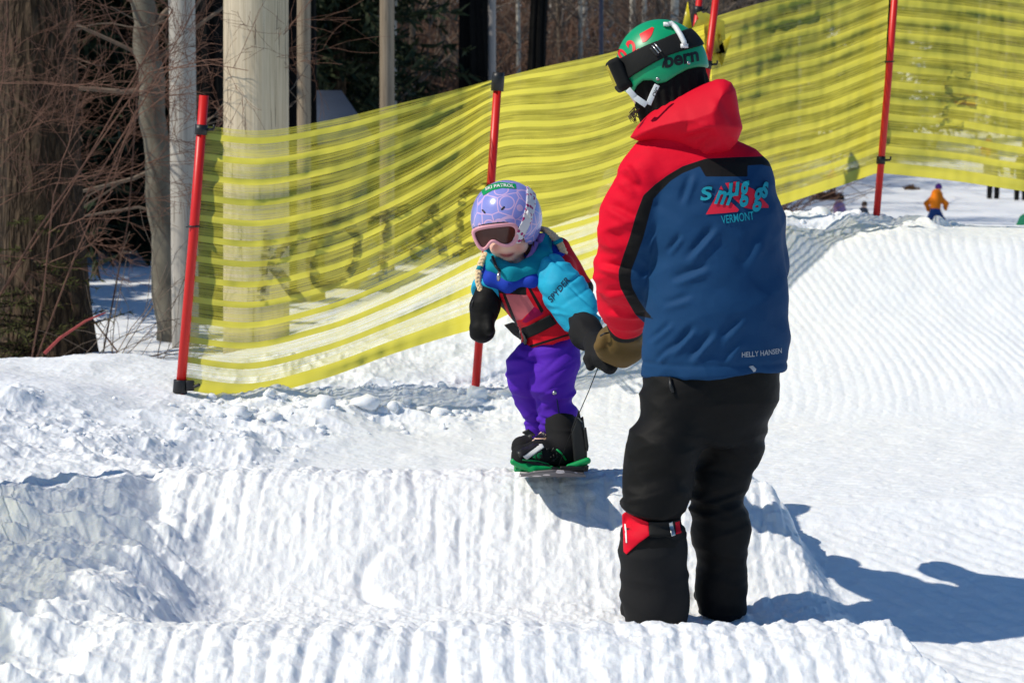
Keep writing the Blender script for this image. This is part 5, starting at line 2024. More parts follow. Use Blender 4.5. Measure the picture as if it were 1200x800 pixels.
lo, hi = bounds([C(550, 225), C(715, 560), C(600, 300, -.42), C(600, 300, .20)], .03)
V, Q, N = nets(f_cbody, lo, hi, .0052)
px, py = c_px(V)
fr = (V[:, 1] < CY - .03)
def gs(cx, cy, rx, ry): return np.exp(-(((px - cx) / rx) ** 2 + ((py - cy) / ry) ** 2)) * fr
mrow = 298.2 - .030 * (px - 594) ** 2 - .04 * (px - 594)
lips = np.clip(np.exp(-(((px - 594) / 8) ** 4 + ((py - mrow) / 2.3) ** 2)) * fr * 1.3, 0, 1)
ml_ = np.clip(np.exp(-(((px - 594) / 8) ** 4 + ((py - mrow) / .75) ** 2)) * fr * .9, 0, 1)
cheek = np.clip(.85 * gs(581, 290, 6, 5) + .9 * gs(608, 290, 7, 5), 0, 1)
mk('body', V, Q, M['skin'], child, attrs={'cheek': cheek, 'lips': lips, 'mouthline': ml_})

# --- jacket: light blue sleeves and body, under a red vest
VT = [(zC(412), xC(652), CY + .02, .118, .105), (zC(398), xC(651), CY + .02, .112, .102), (zC(385), xC(645), CY + .015, .108, .100), (zC(365), xC(634), CY + .01, .118, .104),
      (zC(345), xC(622), CY + .0, .135, .106), (zC(328), xC(614), CY + .0, .140, .100), (zC(314), xC(612), CY + .0, .118, .088)]


def f_vest(p):
    d = loft(p, VT)
    d = smin(d, cap(p, C(582, 330, .01), C(652, 318, .01), .062, .066), .04)
    # the shoulder flap that stands out behind her left sleeve
    d = smin(d, cap(p, C(655, 292, .07), C(681, 338, .08), .042, .034), .03)
    d = smin(d, cap(p, C(681, 338, .08), C(684, 352, .07), .03, .012), .02)
    nrm = np.array([.37, 0, -.93]); nrm /= np.linalg.norm(nrm)
    a, b = C(620, 407), C(680, 391)
    e = b - a; e[1] = 0; e /= np.linalg.norm(e); up = np.array([-e[2], 0, e[0]])
    return smax(d, -((p - a) @ up), .008)


lo, hi = bounds([C(545, 270), C(705, 420), C(600, 300, -.16), C(600, 300, .18)], .02)
V, Q, N = nets(f_vest, lo, hi, .0046)
V = V + N * (ridge(rot_axis(V, .5), (7, 6, 18), 501) * .0045 - .006 * pinch(rot_axis(V, .9), (6, 6, 16), 505) + .005 * n3(V * 9, 502))[:, None]
px, py = inv(V[:, 0], V[:, 2], V[:, 1])
z6 = lambda X, Y_: (540 + X / 6.156, 290 + Y_ / 6.156)
front = np.where(V[:, 1] < CY + .01, 0, .05)
def pa(poly): return sdp(px, py, poly) / SCc + front
blue = pa([(555, 270), (700, 262), (660, 300), (634, 318), (628, 333), (612, 332), (598, 331), (586, 331), (578, 329), (566, 324), (555, 318)])
pink = pa([z6(305, 340), z6(475, 340), z6(530, 430), z6(440, 520), z6(398, 525)])
mag = pa([z6(530, 425), z6(600, 475), z6(470, 545), z6(440, 535)])
blk = np.minimum.reduce([pa([z6(285, 250), z6(470, 265), z6(475, 345), z6(275, 328)]), pa([z6(300, 335), z6(322, 335), z6(412, 560), z6(388, 565)]),
                         pa([z6(472, 270), z6(492, 268), z6(600, 455), z6(580, 475)]), pa([z6(255, 240), z6(272, 240), z6(276, 330), z6(370, 560), z6(350, 565), z6(255, 340)]),
                         pa([z6(470, 712), z6(790, 618), z6(790, 632), z6(474, 732)])])
side = np.minimum(np.where((px > 676), (679 - px) / SCc - .0005, 1), .03)
blk = np.minimum(blk, np.where((px > 668) & (py < 360) & (py > 330), (683 - px) / SCc * 1.0, 1))
vest = mk('vest', V, Q, M['vest'], child, attrs={'blue': blue, 'pink': pink, 'magenta': mag, 'blk': blk})
vb = bvh_of(vest)


def f_sleeve(pts, cut):
    def f(p):
        d = chain(p, pts, .04)
        a = pts[-2][0]; dd = cut - a; dd = dd / np.linalg.norm(dd)
        return smax(d, (p - cut) @ dd, .006)
    return f


CUTL = C(689, 382, -.19)
slv = f_sleeve([(C(648, 322, -.045), .064), (C(660, 343, -.08), .068), (C(674, 362, -.125), .060), (CUTL, .046)], CUTL)
V, Q, N = nets(slv, *bounds([C(615, 285), C(710, 400), C(650, 340, -.29), C(650, 340, .08)], .02), .0046)
e = ridge(rot_axis(V, math.radians(40)), (8, 6, 26), 511) + .6 * ridge(rot_axis(V, math.radians(5)), (9, 8, 40), 513)
V = V + N * (e * .0060 + .006 * n3(V * 10, 512) - .0085 * pinch(rot_axis(V, math.radians(-35)), (7, 7, 18), 515) - .006 * pinch(rot_axis(V, math.radians(50)), (7, 7, 24), 517))[:, None]
sl = mk('sleeve', V, Q, M['cyan_cloth'], child)
slb = bvh_of(sl)
V2, Fs = text2d('SPYDER', 33, 7.0, .15, .01)
lay('sleeve_lettering', V2, Fs, (654, 336), math.radians(50), CY, slb, M['dark_thread'], sl, .002, 3)
CUTR = C(569, 346, -.035)
slv2 = f_sleeve([(C(581, 331, -.01), .052), (C(573, 340, -.02), .050), (CUTR, .042)], CUTR)
V, Q, N = nets(slv2, *bounds([C(545, 305), C(605, 360), C(580, 340, -.14), C(580, 340, .1)], .02), .0046)
V = V + N * (ridge(rot_axis(V, -.5), (8, 6, 24), 521) * .004)[:, None]
mk('sleeve', V, Q, M['cyan_cloth'], child)

# collar and neck warmer
def ring(p, pts, r): 
    d = None
    for a, b in zip(pts, pts[1:] + pts[:1]):
        e = cap(p, a, b, r, r); d = e if d is None else smin(d, e, .02)
    return d


gp = [C(599, 321, -.082), C(620, 315, -.070), (C(636, 301, -.030)), C(636, 285, .03), C(612, 284, .075), C(588, 292, .06), C(576, 303, .01), C(582, 313, -.055)]
V, Q, N = nets(lambda p: ring(p, gp, .0285), *bounds(gp, .05), .0045)
V = V + N * (.003 * ridge(V, (12, 12, 30), 531) + .001 * n3(V * 14, 532))[:, None]
mk('neck_warmer', V, Q, M['teal_cloth'], child)
cp = [C(596, 333, -.080), C(622, 330, -.078), C(644, 316, -.035), C(648, 297, .03), C(618, 292, .095), C(590, 300, .08), C(570, 316, .01), C(577, 327, -.06)]
V, Q, N = nets(lambda p: ring(p, cp, .024), *bounds(cp, .06), .005)
V = V + N * (.003 * ridge(V, (8, 8, 20), 541) + .0015 * n3(V * 12, 542))[:, None]
mk('collar', V, Q, M['royal_cloth'], child)
k = MB(); ysV = ysurf_bvh(vb, CY, .006)
def on_vest(a, b, off=.0):
    q = C(a, b); return np.array([q[0], float(ysV(np.array([q[0]]), np.array([q[2]]))[0]) - off, q[2]])
ysV(np.array([C(560, 400)[0], C(690, 300)[0]]), np.array([C(560, 420)[2], C(690, 290)[2]]))
k.tube([C(585, 319, -.125), C(584.5, 324, -.13), C(584, 329, -.128)], [.006, .0075, .005], 8)
k.build('zip_pull', M['metal'], vest)
k = MB(); k.tube([C(577, 300, -.085), C(581, 312, -.100), C(586, 318, -.115)], .005, 6); k.build('chin_strap', M['black_plastic'], child)
# webbing belt and buckle
belt = slab('belt', [z6(420, 585), z6(640, 470), z6(690, 535), z6(470, 655)], M['elastic'], vest, ysurf_bvh(vb, CY, .003), .0045, .003, CY)
slab('buckle', [z6(310, 572), z6(395, 545), z6(425, 560), z6(480, 655), z6(470, 705), z6(380, 645)], M['black_plastic'], vest, ysurf_bvh(vb, CY, .010), .007, .003, CY)
V2, Fs = text2d('HIKE', 17, 5, .0, .01)
lay('patch_lettering', V2, Fs, z6(370, 298), math.radians(-3), CY, vb, M['gaiter'], vest, .002, 3)

# --- trousers
def f_ctr(p):
    d = ell(p, C(646, 403, .02), (.092, .092, .055))
    l = chain(p, [(C(655, 406, .05), .066), (C(650, 426, -.01), .074), (C(646, 448, -.04), .062), (C(650, 470, -.02), .056), (C(654, 488, .0), .060), (C(655, 499, .01), .057)], .035)
    r = chain(p, [(C(636, 406, .03), .060), (C(618, 427, .0), .062), (C(614, 447, .01), .050), (C(623, 472, .07), .046), (C(633, 504, .12), .048)], .035)
    return smin(d, smin(l, r, .008), .03)


V, Q, N = nets(f_ctr, *bounds([C(585, 385), C(690, 520), C(640, 430, -.2), C(640, 430, .16)], .02), .0046)
px, py = c_px(V)
kn = .45 + np.exp(-((py - 462) / 18) ** 2) + .6 * np.exp(-((py - 420) / 12) ** 2) * .5
V = V + N * (ridge(rot_axis(V, -.25), (6, 6, 27), 551, .5) * .008 * kn + .008 * n3(V * 9, 552) - .009 * pinch(rot_axis(V, .3), (6, 6, 18), 555) - .006 * pinch(rot_axis(V, -.6), (7, 7, 24), 557))[:, None]
cuffm = np.exp(-((py - 497) / 2.0) ** 2)
V = V - N * (.006 * cuffm)[:, None]
ctr = mk('trousers', V, Q, M['purple_cloth'], child)
k = MB(); cb = bvh_of(ctr)
ln = [(649, 452), (652, 465), (654, 478), (657, 492)]
ptl = []
for a, b in ln:
    q = C(a, b); h = cb.ray_cast(Vector((q[0], CY - 1, q[2])), Vector((0, 1, 0))); ptl.append(np.array(h[0]) + np.array([0, -.001, 0]))
k.tube(ptl, .0018, 5); k.build('seam', M['dark_thread'], ctr)
k = MB()
for a, b in ((649, 456), (661, 500), (667, 501)):
    q = C(a, b); h = cb.ray_cast(Vector((q[0], CY - 1, q[2])), Vector((0, 1, 0)))
    if h[0] is None: continue
    c = np.array(h[0]); k.tube([c, c + np.array([0, -.006, 0])], [.008, .006], 8)
k.build('snap', M['metal'], ctr)

# --- mittens
def f_ml(p):
    d = chain(p, [(C(684, 377, -.17), .050), (C(687, 390, -.23), .050), (C(697, 402, -.31), .036)], .02)
    d = smin(d, chain(p, [(C(698, 404, -.33), .034), (C(708, 419, -.40), .033), (C(714, 428, -.42), .026)], .02), .02)
    d = smin(d, chain(p, [(C(692, 402, -.33), .018), (C(691, 420, -.38), .0165), (C(692.5, 429, -.39), .013)], .01), .012)     # thumb
    return d


V, Q, N = nets(f_ml, *bounds([C(665, 365, -.1), C(730, 440, -.48)], .05), .0042)
V = V + N * (.0035 * ridge(rot_axis(V, .7), (12, 10, 34), 561))[:, None]
mk('mitten', V, Q, M['gaiter'], child)
def f_mr(p):
    d = chain(p, [(C(571, 346, -.04), .043), (C(568, 360, -.06), .046), (C(566, 371, -.07), .038)], .02)
    d = smin(d, chain(p, [(C(566, 374, -.07), .037), (C(565, 386, -.08), .038), (C(564.5, 391, -.08), .032)], .02), .014)
    d = smin(d, chain(p, [(C(572, 374, -.10), .018), (C(573, 386, -.12), .015)], .01), .012)
    return d
V, Q, N = nets(f_mr, *bounds([C(548, 335, .0), C(590, 400, -.15)], .05), .0042)
V = V + N * (.0035 * ridge(V, (10, 10, 30), 571))[:, None]
mr_ = mk('mitten', V, Q, M['blackcloth'], child)
k = MB(); k.tube([C(557, 350, -.08), C(554, 354, -.09), C(553, 359, -.09)], .004, 5); k.build('mitten_toggle', M['black_plastic'], mr_)

# --- boots
def f_cboot(dx, dy):
    o = np.array([dx, dy, 0])
    def f(p):
        d = chain(p, [(C(611, 534, -.16) + o, .034), (C(632, 532, -.13) + o, .040), (C(662, 530, -.09) + o, .043)], .03)
        d = smin(d, cap(p, C(660, 526, -.09) + o, C(657, 496, -.04) + o, .050, .052), .03)
        return smax(d, C(640, 546, -.12)[2] - p[:, 2], .006)
    return f
for dx, dy in ((0, 0), (.0, .25)):
    o = np.array([dx, dy, 0])
    V, Q, N = nets(f_cboot(dx, dy), *bounds([C(600, 490) + o, C(685, 550) + o, C(640, 520, -.26) + o], .05), .005)
    b_ = mk('boot', V + N * (.002 * ridge(V, (14, 14, 34), 581))[:, None], Q, M['gaiter'], child)
    if dy == 0:
        bo = b_
        bb = bvh_of(bo)
        yb = ysurf_bvh(bb, CY, .005)
        slab('toe_strap', [(612, 525), (634, 511), (637, 516), (617, 529)], M['white_plastic'], bo, yb, .006, .003, CY)
        slab('boot_strap', [(605, 520), (637, 503), (640, 508), (609, 527)], M['black_plastic'], bo, yb, .008, .003, CY)
        slab('strap_tongue', [(611, 504), (619, 500), (628, 507), (620, 510)], M['black_plastic'], bo, yb, .006, .003, CY)
        slab('boot_badge', [(623, 527), (627, 521), (634, 519), (635, 527), (631, 530)], M['green_plastic'], bo, yb, .004, .0025, CY)
        V2, Fs = text2d('G', 8, 7, .1, .02)
        lay('badge_letter', V2, Fs, (630, 525), .3, CY, bb, M['black_print'], bo, .0105, 2)
        k = MB()
        for line in (((612, 529), (628, 531), (640, 535), (648, 540)), ((651, 519), (657, 524), (662, 532))):
            pt = []
            for a, b in line:
                q = C(a, b); h = bb.ray_cast(Vector((q[0], CY - 1, q[2])), Vector((0, 1, 0)))
                if h[0] is not None: pt.append(np.array(h[0]) + np.array([0, -.003, 0]))
            if len(pt) > 1: k.tube(pt, .0032, 6)
        k.build('boot_piping', M['green_plastic'], bo)
        k = MB(); rr = random.Random(2)
        for i in range(9):
            a = rr.uniform(640, 652); b = rr.uniform(517, 529)
            q = C(a, b); h = bb.ray_cast(Vector((q[0], CY - 1, q[2])), Vector((0, 1, 0)))
            if h[0] is None: continue
            p0 = np.array(h[0]) + np.array([0, -.004, 0]); k.tube([p0, p0 + np.array([rr.uniform(-.02, .02), -.004, rr.uniform(-.015, .015)])], .003, 5)
        k.build('lace', M['black_plastic'], bo)

# --- helmet
HCc = C(593.5, 256, .0)
HRc = np.array([.118, .135, .126])
def f_ch_out(p, off=0.0): return ell(p, HCc, HRc + off)


RIMc = [(540, 283), (551, 286), (553, 272), (556, 266), (575, 261), (600, 259), (607, 262), (612, 282), (618, 300), (625, 297), (632, 283), (640, 270)]
def f_chel(p):
    d = np.abs(f_ch_out(p, -.006)) - .0075
    # rim: face opening in front, lower at the back and sides
    px, py = c_px(p)
    side_row = 288 + 0 * px
    rim_front = np.where(np.abs(px - 580) < 30, 262, 285)
    rim = np.where(p[:, 1] < CY - .035, np.interp(px, [545, 551, 556, 575, 600, 609, 616, 640], [276, 274, 266, 262, 260, 266, 284, 284]), 286.0)
    return smax(d, (py - rim) / SCc, .005)


V, Q, N = nets(f_chel, *bounds([HCc - HRc, HCc + HRc], .015), .004)
chel = mk('helmet', V, Q, M['child_helmet'], child)
chb = bvh_of(chel)
# padded lining just under the shell
def f_clin(p):
    d = np.abs(f_ch_out(p, -.020)) - .010
    px, py = c_px(p)
    cutf = -ell(p, C(592, 285, -.10), (.078, .10, .075))
    return smax(smax(d, (py - 292) / SCc, .005), cutf, .01)
V, Q, N = nets(f_clin, *bounds([HCc - HRc, HCc + HRc], .015), .005)
mk('helmet_liner', V, Q, M['rib_knit'], child)
# vents
k = MB()
for a, b in (((565.5, 245), (569.5, 249)), ((587.5, 245), (591.5, 241)), ((562, 263.5), (596, 259.2))):
    pts = []
    for t in np.linspace(0, 1, 7):
        q = C(a[0] + (b[0] - a[0]) * t, a[1] + (b[1] - a[1]) * t - (1.0 * math.sin(math.pi * t) if abs(b[0] - a[0]) > 10 else 0))
        h = chb.ray_cast(Vector((q[0], CY - 1, q[2])), Vector((0, 1, 0)))
        if h[0] is not None: pts.append(np.array(h[0]) + np.array([0, .001, 0]))
    k.tube(pts, [.002] + [.0036] * (len(pts) - 2) + [.002], 6)
k.build('vent', M['black_print'], chel)
# green sticker with white lettering over the crown
st_ = lay('sticker', *pol([(564, 224), (573, 217), (586, 213.5), (604, 215.5), (605, 221), (588, 220), (577, 223), (567, 229)])[:2], np.mean([(564, 224), (573, 217), (586, 213.5), (604, 215.5), (605, 221), (588, 220), (577, 223), (567, 229)], axis=0), 0, CY, chb, M['green_plastic'], chel, .0015, 3)
V2, Fs = text2d('SKI PATROL', 33, 3.4, 0, .02)
V2 = V2.copy(); V2[:, 1] -= .010 * (V2[:, 0]) ** 2
lay('sticker_lettering', V2, Fs, (585.5, 217.8), math.radians(6), CY, chb, M['white_plastic'], chel, .003, 2)
# white goggle strap with magenta marks round the left side
qa, qb = np.array(C(606, 278)), np.array(C(624, 222))
sd2 = qb - qa; sd2[1] = 0; sd2 /= np.linalg.norm(sd2); sn2 = np.array([-sd2[2], 0, sd2[0]])
# strap plane: contains the line on the front left and passes round the back of the shell
pl_o = np.array(C(612, 262, -.10)); pl_b = np.array(C(640, 245, .10)); 
def f_cstrap(p):
    d = np.abs(f_ch_out(p, .003)) - .003
    px, py = c_px(p)
    cxs = np.interp(py, [222, 240, 258, 275, 285], [623, 622, 617, 609, 603])
    band = np.abs(px - cxs) / SCc - .0165
    d1 = smax(smax(d, band, .003), p[:, 1] - CY - .0, .003)
    return smax(d1, (py - 284) / SCc, .003)
V, Q, N = nets(f_cstrap, *bounds([HCc - HRc, HCc + HRc], .015), .0036)
cst = mk('goggle_strap', V, Q, M['flower_strap'], child)
cstb = bvh_of(cst)
slab('strap_buckle', [(613, 242), (616, 241), (623, 252), (620, 254.5)], M['white_plastic'], cst, ysurf_bvh(cstb, CY, .004), .005, .002, CY)
# strap and lavender ear tab under the helmet
k = MB(); k.tube([C(628, 284, -.03), C(624, 296, -.045), C(618, 304, -.06)], [.010, .009, .008], 8); k.tube([C(634, 274, .01), C(632, 288, -.0)], [.014, .012], 8)
k.build('ear_strap', plain('lavender_webbing', (.22, .13, .42, 1), .7), child)

# --- goggles
gout = [(552.5, 271), (555, 266.5), (563, 263.5), (575, 261.5), (590, 260), (600, 259.3), (606, 261.5), (609, 268), (608, 277), (604.5, 284.5), (598, 288), (590, 288.3), (583, 285), (579.5, 282.5), (576, 283.5), (573, 288.5), (569.5, 292), (565, 293), (560, 288.5), (556, 281)]
gin = [(557, 272), (559, 269.5), (566, 267.5), (577, 265.6), (590, 264.2), (598, 263.6), (602.3, 265.3), (604, 269), (603, 276), (600, 281.5), (595, 284.2), (589, 284), (584, 281.3), (580, 278.8), (576, 279), (572.5, 282.3), (569.5, 286.8), (566.5, 288.6), (563.5, 286), (560, 280)]
def smooth_poly(p, it=2):
    p = np.array(p, float)
    for _ in range(it):
        nxt = np.roll(p, -1, 0); p = np.stack([.75 * p + .25 * nxt, .25 * p + .75 * nxt], 1).reshape(-1, 2)
    return p
gout = smooth_poly(gout); gin = smooth_poly(gin)
def gsurf(x, z):
    c = C(581, 276)
    return CY - .128 + 2.6 * (x - c[0]) ** 2 + .6 * (z - c[2]) ** 2 - .25 * (z - c[2])
po = np.array([C(a, b) for a, b in gout])[:, [0, 2]]; pi_ = np.array([C(a, b) for a, b in gin])[:, [0, 2]]
def f_frame(p):
    do = sdp(p[:, 0], p[:, 2], po); di = sdp(p[:, 0], p[:, 2], pi_)
    ys = gsurf(p[:, 0], p[:, 2])
    d = smax(smax(do, -di, .002), np.abs(p[:, 1] - ys - .014) - .022, .006)
    return d
glo, ghi = bounds([C(545, 250, -.17), C(615, 300, -.05)], .01)
V, Q, N = nets(f_frame, glo, ghi, .0028)
cg = mk('goggles', V, Q, M['pink_plastic'], child)
def f_cl(p):
    return smax(sdp(p[:, 0], p[:, 2], pi_) - .002, np.abs(p[:, 1] - gsurf(p[:, 0], p[:, 2]) - .002) - .003, .002)
V, Q, N = nets(f_cl, glo, ghi, .003)
mk('lens', V, Q, M['lens'], cg)

# --- braids
def braid(pts, r0):
    pts = [np.array(p) for p in pts]
    n = 26; A_ = np.array(pts); tt = np.linspace(0, len(pts) - 1, n)
    Pth = np.array([[np.interp(q, range(len(pts)), A_[:, k]) for k in range(3)] for q in tt])
    m = MB()
    for s in range(3):
        ph = s * 2.094
        off = np.stack([np.cos(np.arange(n) * 1.15 + ph), .6 * np.sin(2 * (np.arange(n) * 1.15 + ph)), np.zeros(n)], 1)
        rr = r0 * np.interp(np.arange(n), [0, n * .75, n - 1], [1, .85, .35])
        m.tube(list(Pth + off * rr[:, None] * .55), list(rr * .62), 7)
    return m
h1 = braid([C(569, 297, -.01), C(564, 307, -.03), C(561, 318, -.05), C(560, 330, -.06), C(563.5, 341, -.07), C(570, 348, -.08)], .0115)
hr = h1.build('hair', M['hair'], child)
k = MB(); k.tube([C(562.3, 313, -.042), C(561.2, 317, -.049)], .0105, 10); k.build('hair_tie', M['teal_cloth'], hr)
h2 = braid([C(636, 268, .04), C(646, 274, .03), C(654, 282, .01), C(660, 294, .0), C(664, 306, .01)], .015)
hr2 = h2.build('hair', M['hair'], child)
k = MB(); k.tube([C(653, 281, .0), C(655, 285, .0)], .017, 10); k.build('hair_tie', M['teal_cloth'], hr2)
# loose hair at the temple
k = MB(); rr = random.Random(6)
for i in range(26):
    a = C(rr.uniform(613, 626), rr.uniform(278, 284), rr.uniform(-.04, .0))
    k.tube([a, a + np.array([rr.uniform(-.01, .012), -.01, -.025]), a + np.array([rr.uniform(-.012, .02), -.004, -.05])], [.003, .0026, .0012], 4)
k.build('hair', M['dark_hair'], child)

# ---------------------------------------------------------------- the snowboard
def board():
    cx = xC(646); zc = C(646, 551, -.10)[2]
    y0, y1 = 7.02, 7.96; L = y1 - y0
    t = thing('snowboard', 'small snowboard with green bindings under the child, nose over the snow crest', 'snowboard', (cx, 7.5, zc))
    nl, nw = 80, 17
    top, bot = [], []
    for i in range(nl + 1):
        f = i / nl; y = y0 + L * f
        e = min(f, 1 - f) * L
        hw = .112 - .012 * math.sin(math.pi * f) if e > .11 else .108 * math.sqrt(max(1 - ((.11 - e) / .11) ** 2, 1e-4))
        rise = .036 * max(0, (.15 - e) / .15) ** 1.9
        for j in range(nw):
            s = -1 + 2 * j / (nw - 1)
            z = zc + rise + .030 * (f - .5) * 0 - .004 * (1 - s * s) * 0
            top.append([cx + hw * s, y, z + .007]); bot.append([cx + hw * s, y, z])
    n = len(top); Fs = []
    for i in range(nl):
        for j in range(nw - 1):
            a = i * nw + j
            Fs.append([a, a + 1, a + nw + 1, a + nw]); Fs.append([n + a, n + a + nw, n + a + nw + 1, n + a + 1])
    for i in range(nl):
        for j in (0, nw - 1):
            a = i * nw + j
            q = [a, a + nw, n + a + nw, n + a]
            Fs.append(q if j == 0 else q[::-1])
    Fs.append([j for j in range(nw)][::-1] + [n + j for j in range(nw)]); Fs.append([nl * nw + j for j in range(nw)] + [n + nl * nw + j for j in range(nw)][::-1])
    mk('deck', top + bot, Fs, M['board'], t)
    for dy in (-.12, .18):
        yc = CY + dy
        # binding: green base with side rails and a black high back
        def f_b(p):
            d = rbox(p, C(644, 548, dy) + np.array([0, 0, .0]), (.118, .055, .006), .005)
            d = smin(d, cap(p, C(667, 545, dy) + np.array([0, -.055, .0]), C(688, 537, dy) + np.array([0, -.052, .0]), .013, .011), .008)
            d = smin(d, cap(p, C(602, 538, dy) + np.array([0, -.055, .0]), C(625, 547, dy) + np.array([0, -.062, .0]), .012, .016), .008)
            d = smin(d, cap(p, C(625, 547, dy) + np.array([0, -.062, .0]), C(646, 545, dy) + np.array([0, -.058, .0]), .016, .007), .008)
            return d
        V, Q, N = nets(f_b, *bounds([C(600, 550, dy) + np.array([0, -.09, -.03]), C(690, 530, dy) + np.array([0, .09, .03])], .03), .004)
        bd = mk('binding', V, Q, M['green_plastic'], t)
        hb_poly = [(672, 543), (668, 500), (674, 482), (681, 489), (686, 515), (687, 545)]
        slab('high_back', hb_poly, M['black_plastic'], bd, lambda x, z, dy=dy: np.full(x.shape, CY + dy - .005), .035, .005, CY)
        slab('lever', [(682, 495), (685, 493), (688, 515), (687, 522), (684, 516)], M['black_plastic'], bd, lambda x, z, dy=dy: np.full(x.shape, CY + dy - .045), .008, .003, CY)
        slab('side_rail', [(604, 532), (618, 527), (640, 536), (660, 541), (688, 536), (687, 543), (662, 546), (640, 544), (622, 543), (606, 538)], M['black_plastic'], bd, lambda x, z, dy=dy: np.full(x.shape, CY + dy - .058), .007, .003, CY)
        slab('ratchet', [(655, 537), (683, 537), (683, 543), (655, 544)], M['black_plastic'], bd, lambda x, z, dy=dy: np.full(x.shape, CY + dy - .062), .010, .003, CY)
    # thin leash from the binding to the child's mitten
    k = MB(); a = C(655, 545, -.18); b = C(701, 430, -.40); m_ = C(676, 490, -.27)
    k.tube([a, C(665, 518, -.22), m_, C(690, 458, -.35), b], .0016, 6)
    k.build('leash', M['gaiter'], t)


board()
# ---------------------------------------------------------------- far people on the snow field
def small_person(label, px, row_feet, Y, hgt, jac, trou, hat, pose='stand', yaw=0.0, z=None, group='people on the far snow field'):
    f0 = P(px, row_feet, Y)
    f0[2] = gz(f0[0], Y) if z is None else z
    t = thing('person', label, 'person', f0, group)
    s = hgt / 1.7
    def W(x, y, zz):
        c, sn = math.cos(yaw), math.sin(yaw)
        return f0 + s * np.array([x * c - y * sn, x * sn + y * c, zz])
    if pose == 'stand':
        hip = W(0, 0, .85); sh = W(0, .02, 1.38); hd = W(0, -.01, 1.60); fl, fr = W(.13, 0, .03), W(-.13, .05, .03); kl, kr = W(.12, -.03, .45), W(-.12, .02, .45)
        hl, hr = W(.30, -.08, .85), W(-.30, -.05, .85); el, er = W(.30, .03, 1.1), W(-.30, .03, 1.1)
    elif pose == 'bend':
        hip = W(0, .05, .80); sh = W(-.02, -.10, 1.25); hd = W(-.06, -.22, 1.46); fl, fr = W(.20, 0, .03), W(-.20, .0, .03); kl, kr = W(.22, -.12, .42), W(-.22, -.10, .42)
        hl, hr = W(.28, -.35, .70), W(-.28, -.35, .75); el, er = W(.32, -.15, .95), W(-.32, -.15, .95)
    else:
        hip = W(0, 0, .15); sh = W(-.05, .0, .62); hd = W(-.02, -.04, .86); fl, fr = W(.75, -.2, .06), W(.7, -.4, .06); kl, kr = W(.40, -.15, .40), W(.35, -.32, .38)
        hl, hr = W(.35, -.2, .3), W(.3, -.3, .25); el, er = W(.22, .0, .35), W(-.15, -.2, .36)
    def f_b(p):
        d = cap(p, hip, sh, .12 * s, .14 * s); d = smin(d, cap(p, sh, hd, .06 * s, .06 * s), .04); d = smin(d, ell(p, hd, np.array([.085, .10, .125]) * s), .03)
        for a, b, c in ((hip, kl, fl), (hip, kr, fr)): d = smin(d, chain(p, [(a, .085 * s), (b, .06 * s), (c, .045 * s)]), .04)
        for a, b in ((el, hl), (er, hr)): d = smin(d, chain(p, [(sh, .06 * s), (a, .05 * s), (b, .045 * s)]), .04)
        return d
    def f_j(p):
        d = cap(p, hip + (sh - hip) * .1, sh, .175 * s, .185 * s)
        for a, b in ((el, hl), (er, hr)):
            sd = sh + (a - sh) * .35
            d = smin(d, chain(p, [(sd, .09 * s), (a, .085 * s), (a + (b - a) * .8, .065 * s)]), .05)
        return d
    def f_t(p):
        d = cap(p, hip, hip + (sh - hip) * .12, .155 * s, .15 * s)
        for a, b in ((kl, fl), (kr, fr)): d = smin(d, chain(p, [(hip + (a - hip) * .1, .12 * s), (a, .10 * s), (b, .085 * s)]), .04)
        return d
    lo, hi = bounds([hip, sh, hd, fl, fr, kl, kr, hl, hr], .25 * s)
    for nm, f, m in (('body', f_b, M['skin']), ('jacket', f_j, jac), ('trousers', f_t, trou)):
        V, Q, N = nets(f, lo, hi, .028 * s + .004)
        mk(nm, V + N * (.012 * s * n3(V * 7 / s, 9))[:, None], Q, m, t)
    def f_h(p): return smax(ell(p, hd + np.array([0, .01, .02]) * s, np.array([.115, .13, .14]) * s), hd[2] - .02 * s - p[:, 2], .01)
    V, Q, N = nets(f_h, hd - .2 * s, hd + .2 * s, .02 * s)
    mk('helmet', V, Q, hat, t)
    return t


def clo(n, c): return fabric(n, c, .75, crease=.4)
J_or, J_pur, J_red, J_lil, J_grn = clo('orange_cloth', (.75, .20, .01, 1)), clo('violet_cloth', (.10, .03, .22, 1)), clo('crimson_cloth', (.40, .02, .03, 1)), clo('lilac_cloth', (.42, .25, .42, 1)), clo('green_check_cloth', (.015, .14, .075, 1))
T_blu = clo('blue_trousers_cloth', (.012, .045, .17, 1)); T_brn = clo('brown_cloth', (.10, .05, .03, 1)); T_gry = clo('slate_cloth', (.08, .085, .10, 1))
KX = M['blackcloth']
small_person('distant snowboarder in an orange jacket, violet hood and blue trousers, bent over', 1096, 251, 50, 1.16, J_or, T_blu, J_pur, 'bend', math.radians(160))
small_person('person in a lilac jacket and black hat sitting beyond the snow mound', 985, 245, 55, 1.35, J_lil, KX, KX, 'sit', .4)
small_person('dark haired person peeping over the snow crest left of the corner pole', 1013, 262, 52, 1.05, T_gry, KX, M['dark_hair'], 'sit', .2)
small_person('standing person with black trousers under the far right net, left of two', 1164, 229, 78, 1.7, T_gry, KX, KX, 'stand', .3)
small_person('standing person in black at the right picture edge under the net', 1196, 229, 77, 1.7, KX, KX, KX, 'stand', -.2)
small_person('far person with brown trousers seen just below the right hand net', 1158, 218, 88, 1.5, J_red, T_brn, KX, 'stand', .3)
small_person('person in a dark green jacket leaning in at the right picture edge', 1197, 283, 25, .98, J_grn, KX, KX, 'bend', math.radians(70))
